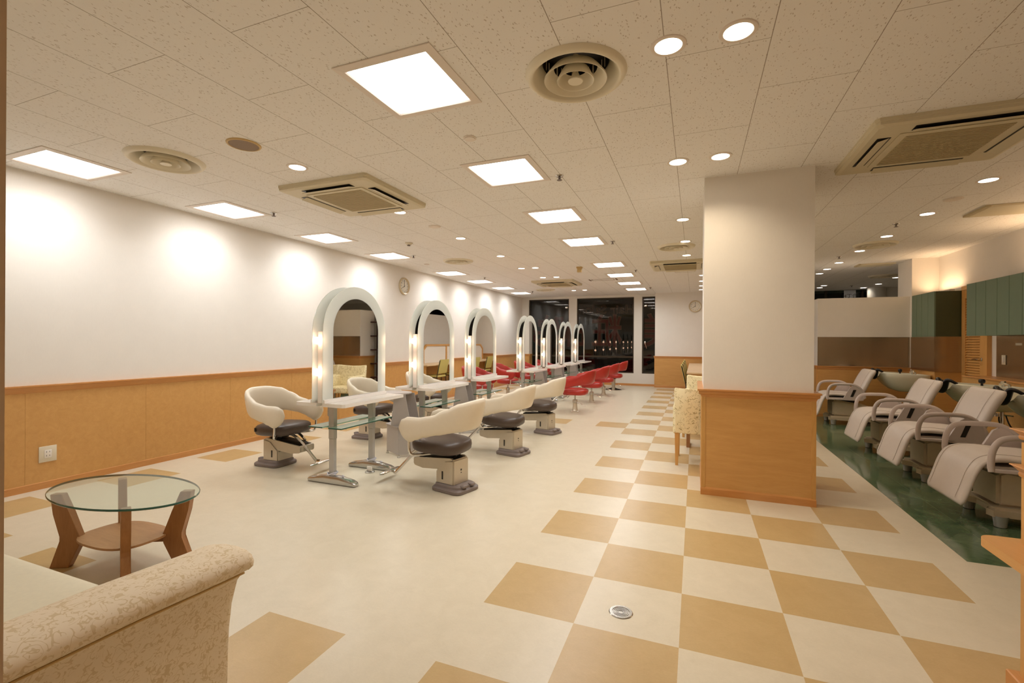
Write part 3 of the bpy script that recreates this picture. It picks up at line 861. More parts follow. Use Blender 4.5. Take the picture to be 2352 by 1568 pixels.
dup(ap, (-2.51, 8.45, ZC), 0, 'distant beige ceiling air conditioner near the far windows', 'ceiling air conditioners')
def flat_unit(x, y, hw, hd, lb):
    t = thing('ceiling_panel', lb, 'panel', (x, y, ZC), 0, 'slim ceiling panels')
    bm = bm_(); bx(bm, -hw, hw, -hd, hd, -.022, 0, .004, 1); obj('panel_cover', bm, M['ac_beige'], parent=t, smooth=False)
    bm = bm_(); bx(bm, -hw - .035, -hw - .002, -hd, hd, -.02, 0); obj('side_slot', bm, M['ac_grille'], parent=t, smooth=False)
flat_unit(3.60, 4.2, .36, .22, 'slim ceiling panel at the right frame edge over the cabinets')
flat_unit(3.45, 7.85, .25, .13, 'slim ceiling panel above the half-height partition')
bm = bm_()
for (x0, x1, y0, y1) in ((-1.66, -1.17, 8.22, 8.228), (-1.66, -1.17, 8.43, 8.438), (-1.66, -1.652, 8.22, 8.438), (-1.178, -1.17, 8.22, 8.438)): bx(bm, x0, x1, y0, y1, ZC - .004, ZC)
for x in (-1.72, -1.13): bx(bm, x, x + .03, 8.2, 8.45, ZC - .005, ZC)
tag(obj('access_hatch', bm, M['seam'], smooth=False), 'thin outlined access hatch in the ceiling between far lights', 'hatch', 'ceiling hatches')
bm = bm_()
for (x0, x1, y0, y1) in ((.13, .50, 7.45, 7.456), (.13, .50, 7.72, 7.726), (.13, .136, 7.45, 7.726), (.494, .5, 7.45, 7.726)): bx(bm, x0, x1, y0, y1, ZC - .003, ZC)
tag(obj('access_hatch', bm, M['ac_grille'], smooth=False), 'faint outlined access hatch behind the cassette by the pillar', 'hatch', 'ceiling hatches')

# small ceiling devices
bm = bm_(); lathe(bm, [(.094, -.002), (.098, -.010), (.108, -.008), (.112, -.0005)], 36)
t = thing('ceiling_speaker', 'round brown cloth ceiling speaker with a cream rim', 'speaker', (-2.487, .303, ZC)); obj('rim', bm, M['gold'], parent=t)
bm = bm_(); lathe(bm, [(0, -.009), (.094, -.008), (.097, -.001)], 36); obj('speaker_cloth', bm, M['speaker_cloth'], parent=t)
def cover(x, y, r, lb):
    bm = bm_(); lathe(bm, [(0, -.012), (r * .8, -.011), (r * .82, -.006), (r, -.005), (r, -.0005)], 28)
    o = obj('ceiling_cover', bm, M['frame_white'], loc=(x, y, ZC)); tag(o, lb, 'ceiling cover', 'round ceiling covers')
cover(-.934, .78, .045, 'small round white cover between the two nearest middle lights')
cover(-2.442, 2.83, .075, 'round white cover just beyond the cassette air conditioner')
cover(2.80, 3.62, .075, 'round cover between the first two shampoo-corner downlights')
cover(-4.03, 5.2, .05, 'tiny round cover above the left wall clock')
cover(-2.42, 9.7, .07, 'small round cover close to the last downlight pair')
def sprinkler_proto():
    t = thing('sprinkler_head', 'x', 'sprinkler')
    bm = bm_(); lathe(bm, [(.034, -.0005), (.03, -.008), (.012, -.012)], 20); obj('escutcheon', bm, M['polished'], parent=t)
    bm = bm_(); lathe(bm, [(.010, -.010), (.010, -.026), (.006, -.034), (.022, -.036), (.022, -.039), (0, -.039)], 16)
    obj('nozzle', bm, M['ped_grey'], parent=t); return t
spr = sprinkler_proto()
S = [(-.558, 1.695, 'small dark sprinkler right of the second middle light'), (-3.786, 1.697, 'small dark sprinkler beside the second left-wall light'),
     (-.56, 4.396, 'small sprinkler right of the fourth middle light'), (-3.773, 4.386, 'small sprinkler right of the fourth left-wall light'),
     (-.566, 7.128, 'tiny sprinkler by the fifth and sixth middle lights'), (-3.767, 7.118, 'tiny sprinkler above the sixth left-wall light'),
     (-.554, 10.18, 'tiny sprinkler right of the farthest middle light'), (-3.695, 10.11, 'tiny sprinkler right of the farthest left-wall light'),
     (2.666, 4.57, 'sprinkler between the second and third shampoo-corner downlights'), (2.642, 6.76, 'sprinkler above the partition between two downlights'),
     (4.0, 11.3, 'tiny sprinkler in the dim back area ceiling')]
for k, (x, y, lb) in enumerate(S):
    if k == 0: spr.location = (x, y, ZC); tag(spr, lb, 'sprinkler', 'ceiling sprinklers')
    else: dup(spr, (x, y, ZC), 0, lb, 'ceiling sprinklers')
t = thing('smoke_detector', 'small white smoke detector above the first mirror, with dark tip', 'detector', (-3.285, 3.528, ZC))
bm = bm_(); lathe(bm, [(0, -.03), (.03, -.03), (.042, -.014), (.055, -.01), (.055, -.0005)], 24); obj('detector_body', bm, M['plate'], parent=t)
bm = bm_(); lathe(bm, [(0, -.046), (.02, -.044), (.024, -.036), (.012, -.03)], 18); obj('sensor', bm, M['ped_grey'], parent=t)
bm = bm_(); bx(bm, -.04, .04, -.03, .03, -.10, 0, .006); bx(bm, -.05, .05, -.04, .04, -.03, 0, .004)
tag(obj('ceiling_sensor', bm, M['gold'], loc=(-1.498, 6.41, ZC)), 'small yellowish box sensor hanging in the far ceiling', 'sensor')

# ------------------------------------------------------------------ clocks
def clock(name, label, m4, r=.165):
    t = thing(name, label, 'clock', group='round wall clocks'); t.matrix_world = m4
    bm = bm_(); lathe(bm, [(r * .80, .012), (r * .84, .03), (r * .92, .036), (r, .02), (r, 0), (0, 0)], 44); obj('rim', bm, M['clock_rim'], parent=t)
    bm = bm_(); lathe(bm, [(0, .012), (r * .82, .012)], 40); fc = obj('face', bm, M['clock_face'], parent=t)
    for k in range(12):
        a = PI / 2 - (k + 1) * PI / 6
        textmesh('numeral', str(k + 1), .036, M['ink'], Matrix.Translation((math.cos(a) * r * .64, math.sin(a) * r * .64, .0128)), fc, .0004)
    for nm, h, ln, wd in (('hour_hand', 8, .075, .009), ('minute_hand', 0, .108, .006)):
        a = PI / 2 - h * PI / 6; bm = bm_(); tube(bm, [(-.018 * math.cos(a), -.018 * math.sin(a), .016), (ln * math.cos(a), ln * math.sin(a), .016)], wd / 2, 6)
        obj(nm, bm, M['ink'], parent=t)
    return t
clock('wall_clock', 'round clock with a pale rim high on the left wall above the mirrors', Matrix.Translation((XL, 5.40, 2.315)) @ Matrix.Rotation(PI / 2, 4, 'Z') @ Matrix.Rotation(PI / 2, 4, 'X'))
clock('wall_clock', 'round clock with a pale rim on the back wall beside the pillar', Matrix.Translation((.505, YB, 2.27)) @ Matrix.Rotation(PI / 2, 4, 'X'))

# ------------------------------------------------------------------ styling stations
def arch(w2, z0, z1, seg=28):
    """outline of an arched pane in (y, z): straight sides, semicircular head"""
    zs = z1 - w2
    pts = [(-w2, z0)]
    for k in range(seg + 1):
        a = PI - PI * k / seg; pts.append((w2 * math.cos(a), zs + w2 * math.sin(a)))
    pts.append((w2, z0)); return pts
ST_Y = [1.475, 2.93, 4.32, 6.395, 7.835, 9.235, 10.645]
def station(loc, label):
    t = thing('styling_station', label, 'styling station', loc, 0, 'double-sided styling stations')
    for s in (-1, 1):                                                  # two columns, each on its own foot
        y = s * .268
        bm = bm_(); bx(bm, -.030, .030, y - .022, y + .022, .40, .704, .003, 1); bx(bm, -.027, .027, y - .019, y + .019, .06, .40, .003, 1)
        bx(bm, -.052, -.030, y - .015, y + .015, .60, .70, .004, 1)
        obj('column', bm, M['silver'], parent=t, smooth=False)
        bm = bm_()
        rings = []
        for u in [-1, -.985, -.93, -.8, -.55, -.3, .3, .55, .8, .93, .985, 1]:
            au = abs(u); h = interp([0, .3, .6, .85, 1.0], [.075, .070, .056, .045, .020], au); wd = .036 if au < .93 else .036 - (au - .93) * .2
            x = u * .27
            rings.append([(x, y + wd * cx_, .006 + h * cz) for cx_, cz in ((-.9, 0), (.9, 0), (1, .12), (1, .7), (.8, .95), (.3, 1), (-.3, 1), (-.8, .95), (-1, .7), (-1, .12))])
        loft(bm, rings)
        f = obj('foot', bm, M['polished'], parent=t, sharp=50)
        bm = bm_()
        for k in range(3): tube(bm, smoothpts([(-.03, y - .03, .085 + .01 * k), (.0, y - .045 - .005 * k, .09), (.04, y - .02, .09 + .008 * k), (.035, y + .03, .1), (-.02, y + .035, .085 + .01 * k), (-.035, y, .09), (-.03, y - .03, .085 + .01 * k)]), .004, 5)
        tube(bm, smoothpts([(.03, y - .03, .09), (.08, y - .02, .085), (.13, y, .075), (.10, y + .01, .08)]), .004, 5)
        obj('cord', bm, M['cord'], parent=t)
    for s in (-1, 1):
        x0, x1 = (.030, .262) if s > 0 else (-.278, -.034)
        bm = bm_(); prism(bm, [(x0, -.430), (x1 - .02, -.430), (x1, -.41), (x1, .43), (x0, .43)] if s > 0 else [(x0, -.41), (x0 + .02, -.430), (x1, -.430), (x1, .43), (x0, .43)], .705, .735)
        obj('tabletop', bm, M['white_lam'], parent=t, smooth=False)
        x0, x1 = (.034, .175) if s > 0 else (-.19, -.034)
        bm = bm_(); bx(bm, x0, x1, -.36, .36, .505, .515, .002, 1)
        g = obj('glass_shelf', bm, M['shelf_glass'], parent=t, smooth=False)
        bm = bm_(); bx(bm, x0, x1, -.363, -.360, .505, .515); bx(bm, x1 if s > 0 else x0 - .002, x1 + .002 if s > 0 else x0, -.36, .36, .505, .515)
        obj('glass_edge', bm, M['glass_edge'], parent=g, smooth=False)
        bm = bm_()
        for y in (-.268, .268): tube(bm, [(0, y, .498), (s * .15, y, .498)], .007, 8)
        obj('shelf_bracket', bm, M['polished'], parent=t)
        # arched frosted surround with the mirror in its opening
        xf = .058 * s
        outer = [(y - .028, z) for y, z in arch(.427, .740, 1.775, 36)]; inner = [(y - .028, z) for y, z in arch(.306, .768, 1.662, 36)]
        bm = bm_()
        va = [[bm.verts.new((x, y, z)) for y, z in o_] for x in (xf - .003, xf + .003) for o_ in (outer, inner)]
        n = len(outer)
        for k in range(n - 1):
            for (a, b) in ((0, 1), (2, 3), (0, 2), (1, 3)):
                bm.faces.new((va[a][k], va[a][k + 1], va[b][k + 1], va[b][k]))
        for k in (0, n - 1):
            bm.faces.new((va[0][k], va[1][k], va[3][k], va[2][k]))
        obj('frosted_surround', bm, M['frosted'], parent=t, smooth=False)
        bm = bm_(); pts = [(-.028 + (y + .028) * 1.004, z + (.001 if z > 1 else 0)) for y, z in inner]
        prism(bm, pts, xf + .0005 * s, xf + .0032 * s, 'yz')
        obj('mirror', bm, M['mirror'], parent=t, smooth=False)
        bm = bm_(); prism(bm, [(-.028 + (y + .028) * 1.02, z) for y, z in inner], xf - .006 * s, xf - .0035 * s, 'yz')
        obj('mirror_backing', bm, M['dark'], parent=t, smooth=False)
        bm = bm_(); bx(bm, xf + .004 * s if s > 0 else xf - .022, xf + .022 if s > 0 else xf - .004, -.452, .397, .7355, .768, .002, 1)
        obj('mirror_sill', bm, M['white_post'], parent=t, smooth=False)
    for s in (-1, 1):
        y = -.028 + (-.385 if s < 0 else .372)
        bm = bm_(); bx(bm, -.026, .026, y - .014, y + .014, .735, 1.355, .004, 1)
        p = obj('lamp_post', bm, M['white_post'], parent=t, smooth=False)
        for z in (1.003, 1.275):
            bm = bm_(); lathe(bm, [(.017, 0), (.017, .008), (.012, .012)], 16)
            bmesh.ops.rotate(bm, verts=bm.verts[:], matrix=Matrix.Rotation(PI / 2 * s * -1, 3, 'X')); bmesh.ops.translate(bm, verts=bm.verts[:], vec=(0, y + s * .014, z))
            sk = obj('bulb_socket', bm, M['polished'], parent=p)
            bm = bm_(); bmesh.ops.create_uvsphere(bm, u_segments=16, v_segments=10, radius=.031); bmesh.ops.translate(bm, verts=bm.verts[:], vec=(0, y + s * .046, z))
            obj('bulb', bm, M['glow_bulb'], parent=p)
    return t
stl = ['styling station nearest the camera with arched mirrors and white tabletops',
       'second styling station from the camera with arched mirrors',
       'third arched styling station, last of the near three',
       'arched styling station beyond the gap, beside the first red chairs',
       'arched styling station between the fourth station and the last two',
       'next to last arched styling station before the windows',
       'farthest arched styling station, right in front of the dark window']
s0 = station((-2.5, ST_Y[0], 0), stl[0])
for y, lb in zip(ST_Y[1:], stl[1:]): dup(s0, (-2.5, y, 0), 0, lb)
# cord reel on the floor beside the first station
bm = bm_(); lathe(bm, [(0, 0), (.045, 0), (.047, .008), (.03, .012), (0, .013)], 24)
t = thing('floor_socket', 'small silver floor socket with its flap open under the first station', 'socket', (-2.42, 1.62, 0))
obj('socket_plate', bm, M['polished'], parent=t)
bm = bm_(); bx(bm, -.03, .03, -.012, -.004, .012, .06, .004); obj('flap', bm, M['white_lam'], parent=t)

# grey divider stands between the stations
def divider(loc, label):
    t = thing('divider_stand', label, 'divider', loc, 0, 'grey divider stands')
    bm = bm_()
    prism(bm, [(-.24, .10), (-.235, .103), (.02, -.047), (.02, -.053)], .03, .325)
    obj('lower_panel', bm, M['panel_grey'], parent=t, smooth=False)
    bm = bm_(); prism(bm, [(.02, -.053), (.02, -.047), (.24, .113), (.244, .108)], .03, .325)
    obj('lower_panel', bm, M['panel_grey'], parent=t, smooth=False)
    bm = bm_(); prism(bm, [(-.25, .09), (.02, -.075), (.30, .05), (.34, .20), (-.25, .20)], .326, .338)
    obj('lower_shelf', bm, M['panel_grey'], parent=t, smooth=False)
    bm = bm_()
    prism(bm, [(-.10, .339), (.16, .339), (.085, .69), (-.055, .69)], -.02, -.014, 'xz')
    obj('upper_panel', bm, M['panel_grey'], parent=t, smooth=False)
    bm = bm_(); prism(bm, [(-.10 + .0, .339), (.16, .339), (.085, .69), (-.055, .69)], .16, .166, 'xz')
    obj('upper_panel', bm, M['panel_grey'], parent=t, smooth=False)
    bm = bm_()
    prism(bm, [(-.10 + .20 * math.cos(2 * PI * k / 32), .05 + .16 * math.sin(2 * PI * k / 32)) for k in range(32)], .691, .703)
    obj('oval_top', bm, M['panel_grey'], parent=t, smooth=False)
    for x, y in ((-.22, .09), (.02, -.04), (.225, .10)):
        bm = bm_(); lathe(bm, [(.012, .03), (.012, .012), (.018, .010), (.018, 0), (0, 0)], 12, (x, y, 0)); obj('glide', bm, M['polished'], parent=t)
    return t
d0 = divider((-2.52, 2.24, 0), 'grey panelled divider stand between the first two styling stations')
for y, lb in ((3.66, 'grey panelled divider stand between the second and third stations'), (7.13, 'grey divider stand past the fourth station'), (8.56, 'grey divider stand past the fifth station'), (9.96, 'grey divider stand before the farthest station')):
    dup(d0, (-2.52, y, 0), 0, lb)

# ------------------------------------------------------------------ salon chairs
def shell_bm(sc_=1.0, zo=0.0):
    """horseshoe back-and-arm shell, open to +x"""
    Rx, Ry, A_ = .305, .268, .275
    path = []
    nb, na = 26, 10
    for k in range(nb + 1):
        a = -PI / 2 + PI * k / nb
        c_, s_ = math.cos(a), math.sin(a)
        path.append((-Rx * abs(c_) ** .92, Ry * math.copysign(abs(s_) ** .92, s_)))
    left = [(A_ * (1 - k / na), -Ry + .02 * (1 - k / na)) for k in range(na)]
    right = [(A_ * (k / na), Ry - .02 * (k / na)) for k in range(1, na + 1)]
    path = left + path + right
    bm = bm_(); rings = []
    n = len(path)
    for i, (x, y) in enumerate(path):
        a = Vector(path[max(i - 1, 0)]); b = Vector(path[min(i + 1, n - 1)]); d = (b - a).normalized(); nn = Vector((d.y, -d.x))
        if nn.dot(Vector((x + .0, y))) < 0 and x < .05: nn = -nn
        if x >= .05: nn = Vector((0, math.copysign(1, y)))
        top = interp([-.305, -.25, -.16, -.05, .08, .18, .245, .275], [.788, .768, .715, .662, .640, .640, .615, .565], x)
        bot = interp([-.305, -.22, -.09, .02, .10, .165, .225, .275], [.528, .522, .502, .478, .450, .425, .455, .525], x)
        th = interp([-.305, -.2, 0, .18, .24, .275], [.030, .031, .033, .038, .030, .012], x)
        back = max(0, min(1, (-x) / .3))
        mid, h = (top + bot) / 2, (top - bot) / 2
        r_ = []
        for k in range(16):
            q = 2 * PI * k / 16
            cu, su = math.cos(q), math.sin(q)
            o_ = th * math.copysign(abs(cu) ** .7, cu); z = mid + h * math.copysign(abs(su) ** .85, su)
            lean = .055 * back * ((z - .5) / .28)
            r_.append((x + nn.x * (o_ + lean), y + nn.y * (o_ + lean), z + zo))
        rings.append(r_)
    loft(bm, rings)
    return bm
def chair_frame_bm():
    bm = bm_()
    for s in (-1, 1):
        tube(bm, smoothpts([(.17, s * .262, .47), (.17, s * .262, .40), (.16, s * .256, .332), (.125, s * .21, .315), (.04, s * .12, .315), (-.02, s * .04, .315)], 4), .0115, 8)
    return bm
def footrest_bm():
    bm = bm_()
    tube(bm, smoothpts([(.12, -.05, .335), (.24, -.04, .325), (.33, -.03, .27), (.50, 0, .09), (.53, 0, .075)], 5), .014, 8)
    tube(bm, smoothpts([(.12, .05, .335), (.24, .04, .325), (.33, .03, .27)], 4), .012, 8)
    tube(bm, [(.52, 0, .085), (.56, 0, .085)], .016, 10)
    return bm
def footplate_bm():
    bm = bm_(); rings = []
    for u in (-1, -.97, -.8, -.4, 0, .4, .8, .97, 1):
        w_ = interp([0, .8, 1], [.028, .022, .006], abs(u)); h = interp([0, .8, 1], [.014, .010, .004], abs(u))
        rings.append([(.58 + w_ * math.cos(2 * PI * k / 10), u * .155, .082 + h * math.sin(2 * PI * k / 10)) for k in range(10)])
    loft(bm, rings); return bm
def white_chair(loc, rotz, label, baserot=0.0, so=.07, fo=0.0):
    t = thing('salon_chair', label, 'chair', loc, rotz, 'cream and brown salon chairs')
    sh = obj('backrest_shell', shell_bm(), M['shell_white'], parent=t, sharp=60, loc=(so, 0, 0))
    bm = bm_(); superel(bm, (.0, 0, .380), (.240, .222, .066), .55, .66, 32, 12)
    for v in bm.verts: v.co.z += .012 * (v.co.x / .26)
    st = obj('seat', bm, M['seat_brown'], parent=t, sharp=80, loc=(so, 0, 0))
    bm = bm_(); bx(bm, -.150, -.132, -.219, -.208, .365, .405, .003); obj('release_slot', bm, M['dark'], parent=st)
    obj('chrome_frame', chair_frame_bm(), M['chrome'], parent=t, loc=(so, 0, 0))
    fr = obj('footrest_bar', footrest_bm(), M['chrome'], parent=t, loc=(fo, 0, 0))
    obj('footplate', footplate_bm(), M['chrome'], parent=t, loc=(fo, 0, 0))
    # pedestal
    bm = bm_()
    prof = [(-.102, .052), (.105, .052), (.105, .165), (-.0, .258), (-.102, .275)]
    prism(bm, prof, -.10, .10, 'xz'); bmesh.ops.bevel(bm, geom=[e for e in bm.edges], offset=.012, segments=2, affect='EDGES')
    pd = obj('pedestal', bm, M['ped_beige'], parent=t, rotz=baserot)
    bm = bm_(); bx(bm, .015, .032, -.1025, -.098, .095, .165, .002); bx(bm, .015, .032, .098, .1025, .095, .165, .002); bx(bm, -.1045, -.10, -.006, .008, .17, .185, .002); bx(bm, -.1045, -.10, -.004, .006, .150, .157)
    obj('switch_slot', bm, M['dark'], parent=pd)
    bm = bm_(); prism(bm, [(-.085, .278), (.06, .262), (.33, .205), (.36, .21), (.36, .245), (.32, .262), (-.05, .288)], -.045, .045, 'xz')
    obj('lift_cover', bm, M['dark'], parent=pd, smooth=False)
    bm = bm_()
    for s in (-1, 1):
        prism(bm, [(-.09, .270), (.10, .170), (.27, .152), (.37, .165), (.385, .18), (.385, .222), (.36, .235), (-.06, .284)], s * .092 if s > 0 else -.092, s * .075 if s > 0 else -.075, 'xz')
    bx(bm, .355, .385, -.09, .09, .170, .232, .005)
    obj('lift_arm', bm, M['ped_beige'], parent=pd, smooth=False)
    bm = bm_(); bx(bm, -.06, .10, -.05, .05, .285, .335, .01); obj('seat_mount', bm, M['dark'], parent=t)
    # rubber floor pad with foot pedals at the back
    bm = bm_(); rings = []
    def pad(a0, a1, b, z): 
        r_ = []
        for k in range(32):
            q = 2 * PI * k / 32; cxx = math.copysign(abs(math.cos(q)) ** .35, math.cos(q)); sy = math.copysign(abs(math.sin(q)) ** .35, math.sin(q))
            r_.append(((a0 + a1) / 2 + (a1 - a0) / 2 * cxx, b * sy, z))
        return r_
    loft(bm, [pad(-.195, .125, .145, 0), pad(-.20, .13, .150, .006), pad(-.20, .13, .150, .026), pad(-.188, .122, .140, .036), pad(-.178, .115, .122, .040), pad(-.18, .115, .118, .056), pad(-.16, .11, .112, .062)])
    pa = obj('floor_pad', bm, M['ped_grey'], parent=t, rotz=baserot)
    bm = bm_()
    for y in (-.05, .05): superel(bm, (-.175, y, .058), (.026, .032, .014), .7, .7, 16, 8)
    obj('pedal', bm, M['ped_grey'], parent=pa)
    return t
wl = white_chair((-3.48, 1.50, 0), 0.0, 'cream and brown salon chair on the left of the nearest station')
dup(wl, (-3.48, 2.94, 0), 0.0, 'cream and brown salon chair behind the nearest station, by the left wall')
dup(wl, (-3.48, 4.30, 0), 0.0, 'cream and brown salon chair farthest along the left wall')
wr = white_chair((-1.45, 1.50, 0), PI, 'cream and brown salon chair nearest the camera, right of the first station', -.24, .10, .07)
dup(wr, (-1.45, 2.88, 0), PI + .02, 'cream and brown salon chair in the middle of the right-hand row')
dup(wr, (-1.44, 4.18, 0), PI - .03, 'cream and brown salon chair just before the red chairs')

def red_chair(loc, rotz, label, disc=False):
    t = thing('salon_chair', label, 'chair', loc, rotz, 'red salon chairs')
    obj('backrest_shell', shell_bm(1, -.01), M['shell_red'], parent=t, sharp=60)
    bm = bm_(); superel(bm, (.0, 0, .368), (.236, .218, .060), .5, .66, 32, 12)
    obj('seat', bm, M['shell_red'], parent=t, sharp=80)
    obj('chrome_frame', chair_frame_bm(), M['chrome'], parent=t)
    obj('footrest_bar', footrest_bm(), M['chrome'], parent=t); obj('footplate', footplate_bm(), M['chrome'], parent=t)
    bm = bm_()
    if not disc:
        lathe(bm, [(0, 0), (.078, 0), (.078, .008), (.060, .018), (.046, .05), (.041, .10), (.039, .165)], 28)
        obj('column', bm, M['ped_beige'], parent=t)
        bm = bm_(); lathe(bm, [(.046, .165), (.046, .215), (.040, .218), (.0, .218)], 24); lathe(bm, [(.016, .215), (.016, .32)], 14); obj('collar', bm, M['polished'], parent=t)
    else:
        lathe(bm, [(.050, .03), (.050, .285), (.0, .288)], 28); obj('column', bm, M['ped_beige'], parent=t)
        bm = bm_(); lathe(bm, [(0, 0), (.235, 0), (.238, .006), (.20, .018), (.10, .034), (.055, .05)], 44); obj('base_disc', bm, M['chrome'], parent=t)
        bm = bm_(); lathe(bm, [(.07, .285), (.07, .32), (0, .32)], 24); obj('collar', bm, M['dark'], parent=t)
    bm = bm_(); tube(bm, smoothpts([(-.03, .02, .17), (-.10, .05, .165), (-.17, .09, .135), (-.22, .11, .13)]), [.006] * 4 + [.006] * 5 + [.008, .009, .010, .011][0:4], 8) if False else tube(bm, smoothpts([(-.03, .02, .17), (-.10, .05, .165), (-.17, .09, .135), (-.22, .11, .13)]), .007, 8)
    obj('lever', bm, M['chrome'], parent=t)
    return t
r0 = red_chair((-1.53, 6.26, 0), PI, 'red salon chair nearest of the red ones on the right-hand row')
for y, lb in ((7.71, 'red salon chair second in the right-hand red row'), (9.10, 'red salon chair third in the right-hand red row')):
    dup(r0, (-1.53, y, 0), PI, lb)
red_chair((-1.53, 10.56, 0), PI, 'red salon chair on a round chrome disc base near the window', True)
for y, lb in ((6.32, 'red salon chair seen under the third station by the left wall'), (7.8, 'red salon chair by the left wall with its whole back showing'), (9.2, 'red salon chair behind the fourth station by the left wall'), (10.6, 'red salon chair farthest along the left wall')):
    dup(r0, (-3.48, y, 0), 0, lb)

# ------------------------------------------------------------------ shampoo chairs and basins
def shampoo_chair(loc, label):
    """origin on the floor under the chair, x measured from 2.5 m (the front feet), facing -x"""
    t = thing('shampoo_chair', label, 'shampoo chair', loc, 0, 'shampoo chairs')
    def pad(path, hw, th, nm, mat=M['shampoo'], seam=True):
        bm = bm_(); P_ = smoothpts([(a, 0, b) for a, b in path], 5); rings = []
        for i, p in enumerate(P_):
            d = (P_[min(i + 1, len(P_) - 1)] - P_[max(i - 1, 0)]).normalized(); n_ = Vector((d.z, 0, -d.x))
            e = min(i, len(P_) - 1 - i); k_ = interp([0, 1, 3], [.35, .8, 1], e)
            w_ = hw * interp([0, 2], [.93, 1], e)
            r_ = []
            for q in range(20):
                a = 2 * PI * q / 20; cu, su = math.cos(a), math.sin(a)
                yy = w_ * math.copysign(abs(cu) ** .45, cu); hh = th * k_ * math.copysign(abs(su) ** .6, su)
                if su < 0 and abs(yy) < w_ * .72: hh *= 1
                r_.append((p.x + n_.x * hh, yy, p.z + n_.z * hh))
            rings.append(r_)
        loft(bm, rings); o = obj(nm, bm, mat, parent=t, sharp=70)
        if seam:
            for s in (-1, 1):
                bm = bm_(); pts = []
                for i, p in enumerate(P_[2:-1]):
                    j = i + 2; d = (P_[min(j + 1, len(P_) - 1)] - P_[j - 1]).normalized(); n_ = Vector((d.z, 0, -d.x))
                    pts.append(p - n_ * (th * 1.01) + Vector((0, s * hw * .72, 0)))
                tube(bm, pts, .0016, 5)
                obj('seam', bm, M['shampoo_seam'], parent=o)
        return o
    pad([(-.235, .135), (-.20, .24), (-.155, .38), (-.10, .455), (.0, .478), (.15, .472), (.36, .468)], .268, .026, 'leg_and_seat_cushion')
    pad([(.36, .50), (.40, .60), (.46, .74), (.53, .865)], .272, .042, 'back_cushion')
    bm = bm_(); prism(bm, [(-.13, .43), (.38, .435), (.38, .395), (-.06, .395)], -.25, .25, 'xz'); obj('seat_frame', bm, M['shampoo_arm'], parent=t, smooth=False)
    for s in (-1, 1):
        y = s * .315
        bm = bm_()
        pts = smoothpts([(-.10, y, .405), (-.105, y, .46), (-.095, y, .55), (-.06, y, .615), (.0, y, .640), (.10, y, .646), (.22, y, .642), (.30, y, .60), (.36, y, .52), (.375, y, .44)], 4)
        tube(bm, pts, .0155, 10, 1.3)
        a = obj('armrest', bm, M['shampoo_arm'], parent=t)
        bm = bm_(); prism(bm, [(.10, .425), (.19, .60), (.24, .628), (.30, .60), (.36, .52), (.385, .44), (.33, .40), (.12, .40)], y - .012, y + .012, 'xz')
        sp = obj('side_panel', bm, M['shampoo_arm'], parent=t, smooth=False)
        if s < 0:
            bm = bm_(); prism(bm, [(.19, .455), (.225, .455), (.265, .565), (.228, .565)], y - .0150, y - .0122, 'xz'); obj('control_pad', bm, M['dark'], parent=sp, smooth=False)
        bm = bm_(); bx(bm, -.09, .16, y - .012, y + .012, .40, .425, .004, 1); obj('arm_rail', bm, M['shampoo_arm'], parent=t)
    bm = bm_(); prism(bm, [(.0, .13), (.0, .365), (.05, .385), (.46, .31), (.56, .25), (.56, .13)], -.165, .165, 'xz')
    bmesh.ops.bevel(bm, geom=bm.edges[:], offset=.02, segments=2, affect='EDGES'); bo = obj('body_cover', bm, M['shampoo_base'], parent=t)
    bm = bm_(); prism(bm, [(.02, .34), (.34, .33), (.34, .38), (.06, .40)], -.12, .12, 'xz'); obj('lift_frame', bm, M['dark'], parent=t, smooth=False)
    bm = bm_()
    base = [(-.045, -.22), (.60, -.22), (.66, -.16), (.66, .16), (.60, .22), (-.045, .22), (-.06, .16), (.0, .10), (.0, -.10), (-.06, -.16)]
    prism(bm, base, .070, .135); bmesh.ops.bevel(bm, geom=[e for e in bm.edges if abs(e.verts[0].co.z - e.verts[1].co.z) < 1e-5 and e.verts[0].co.z > .12], offset=.02, segments=3, affect='EDGES')
    obj('base_plate', bm, M['shampoo_base'], parent=t)
    for x, y in ((0, -.2), (0, .2), (.58, -.18), (.58, .18)):
        bm = bm_(); lathe(bm, [(.045, .08), (.040, .06), (.036, .03), (.034, .004), (.028, 0), (0, 0)], 22, (x, y, 0)); obj('foot', bm, M['silver'], parent=t)
    return t
SHY = [2.41, 3.53, 4.65, 6.80]
shl = ['pale grey shampoo chair nearest the camera, cut by the right frame edge', 'pale grey shampoo chair second from the camera',
       'pale grey shampoo chair third from the camera', 'pale grey shampoo chair farthest back, beside the pillar edge']
sh0 = shampoo_chair((2.5, SHY[0], 0), shl[0])
for y, lb in zip(SHY[1:], shl[1:]): dup(sh0, (2.5 if y < 6 else 2.54, y, 0), 0, lb)
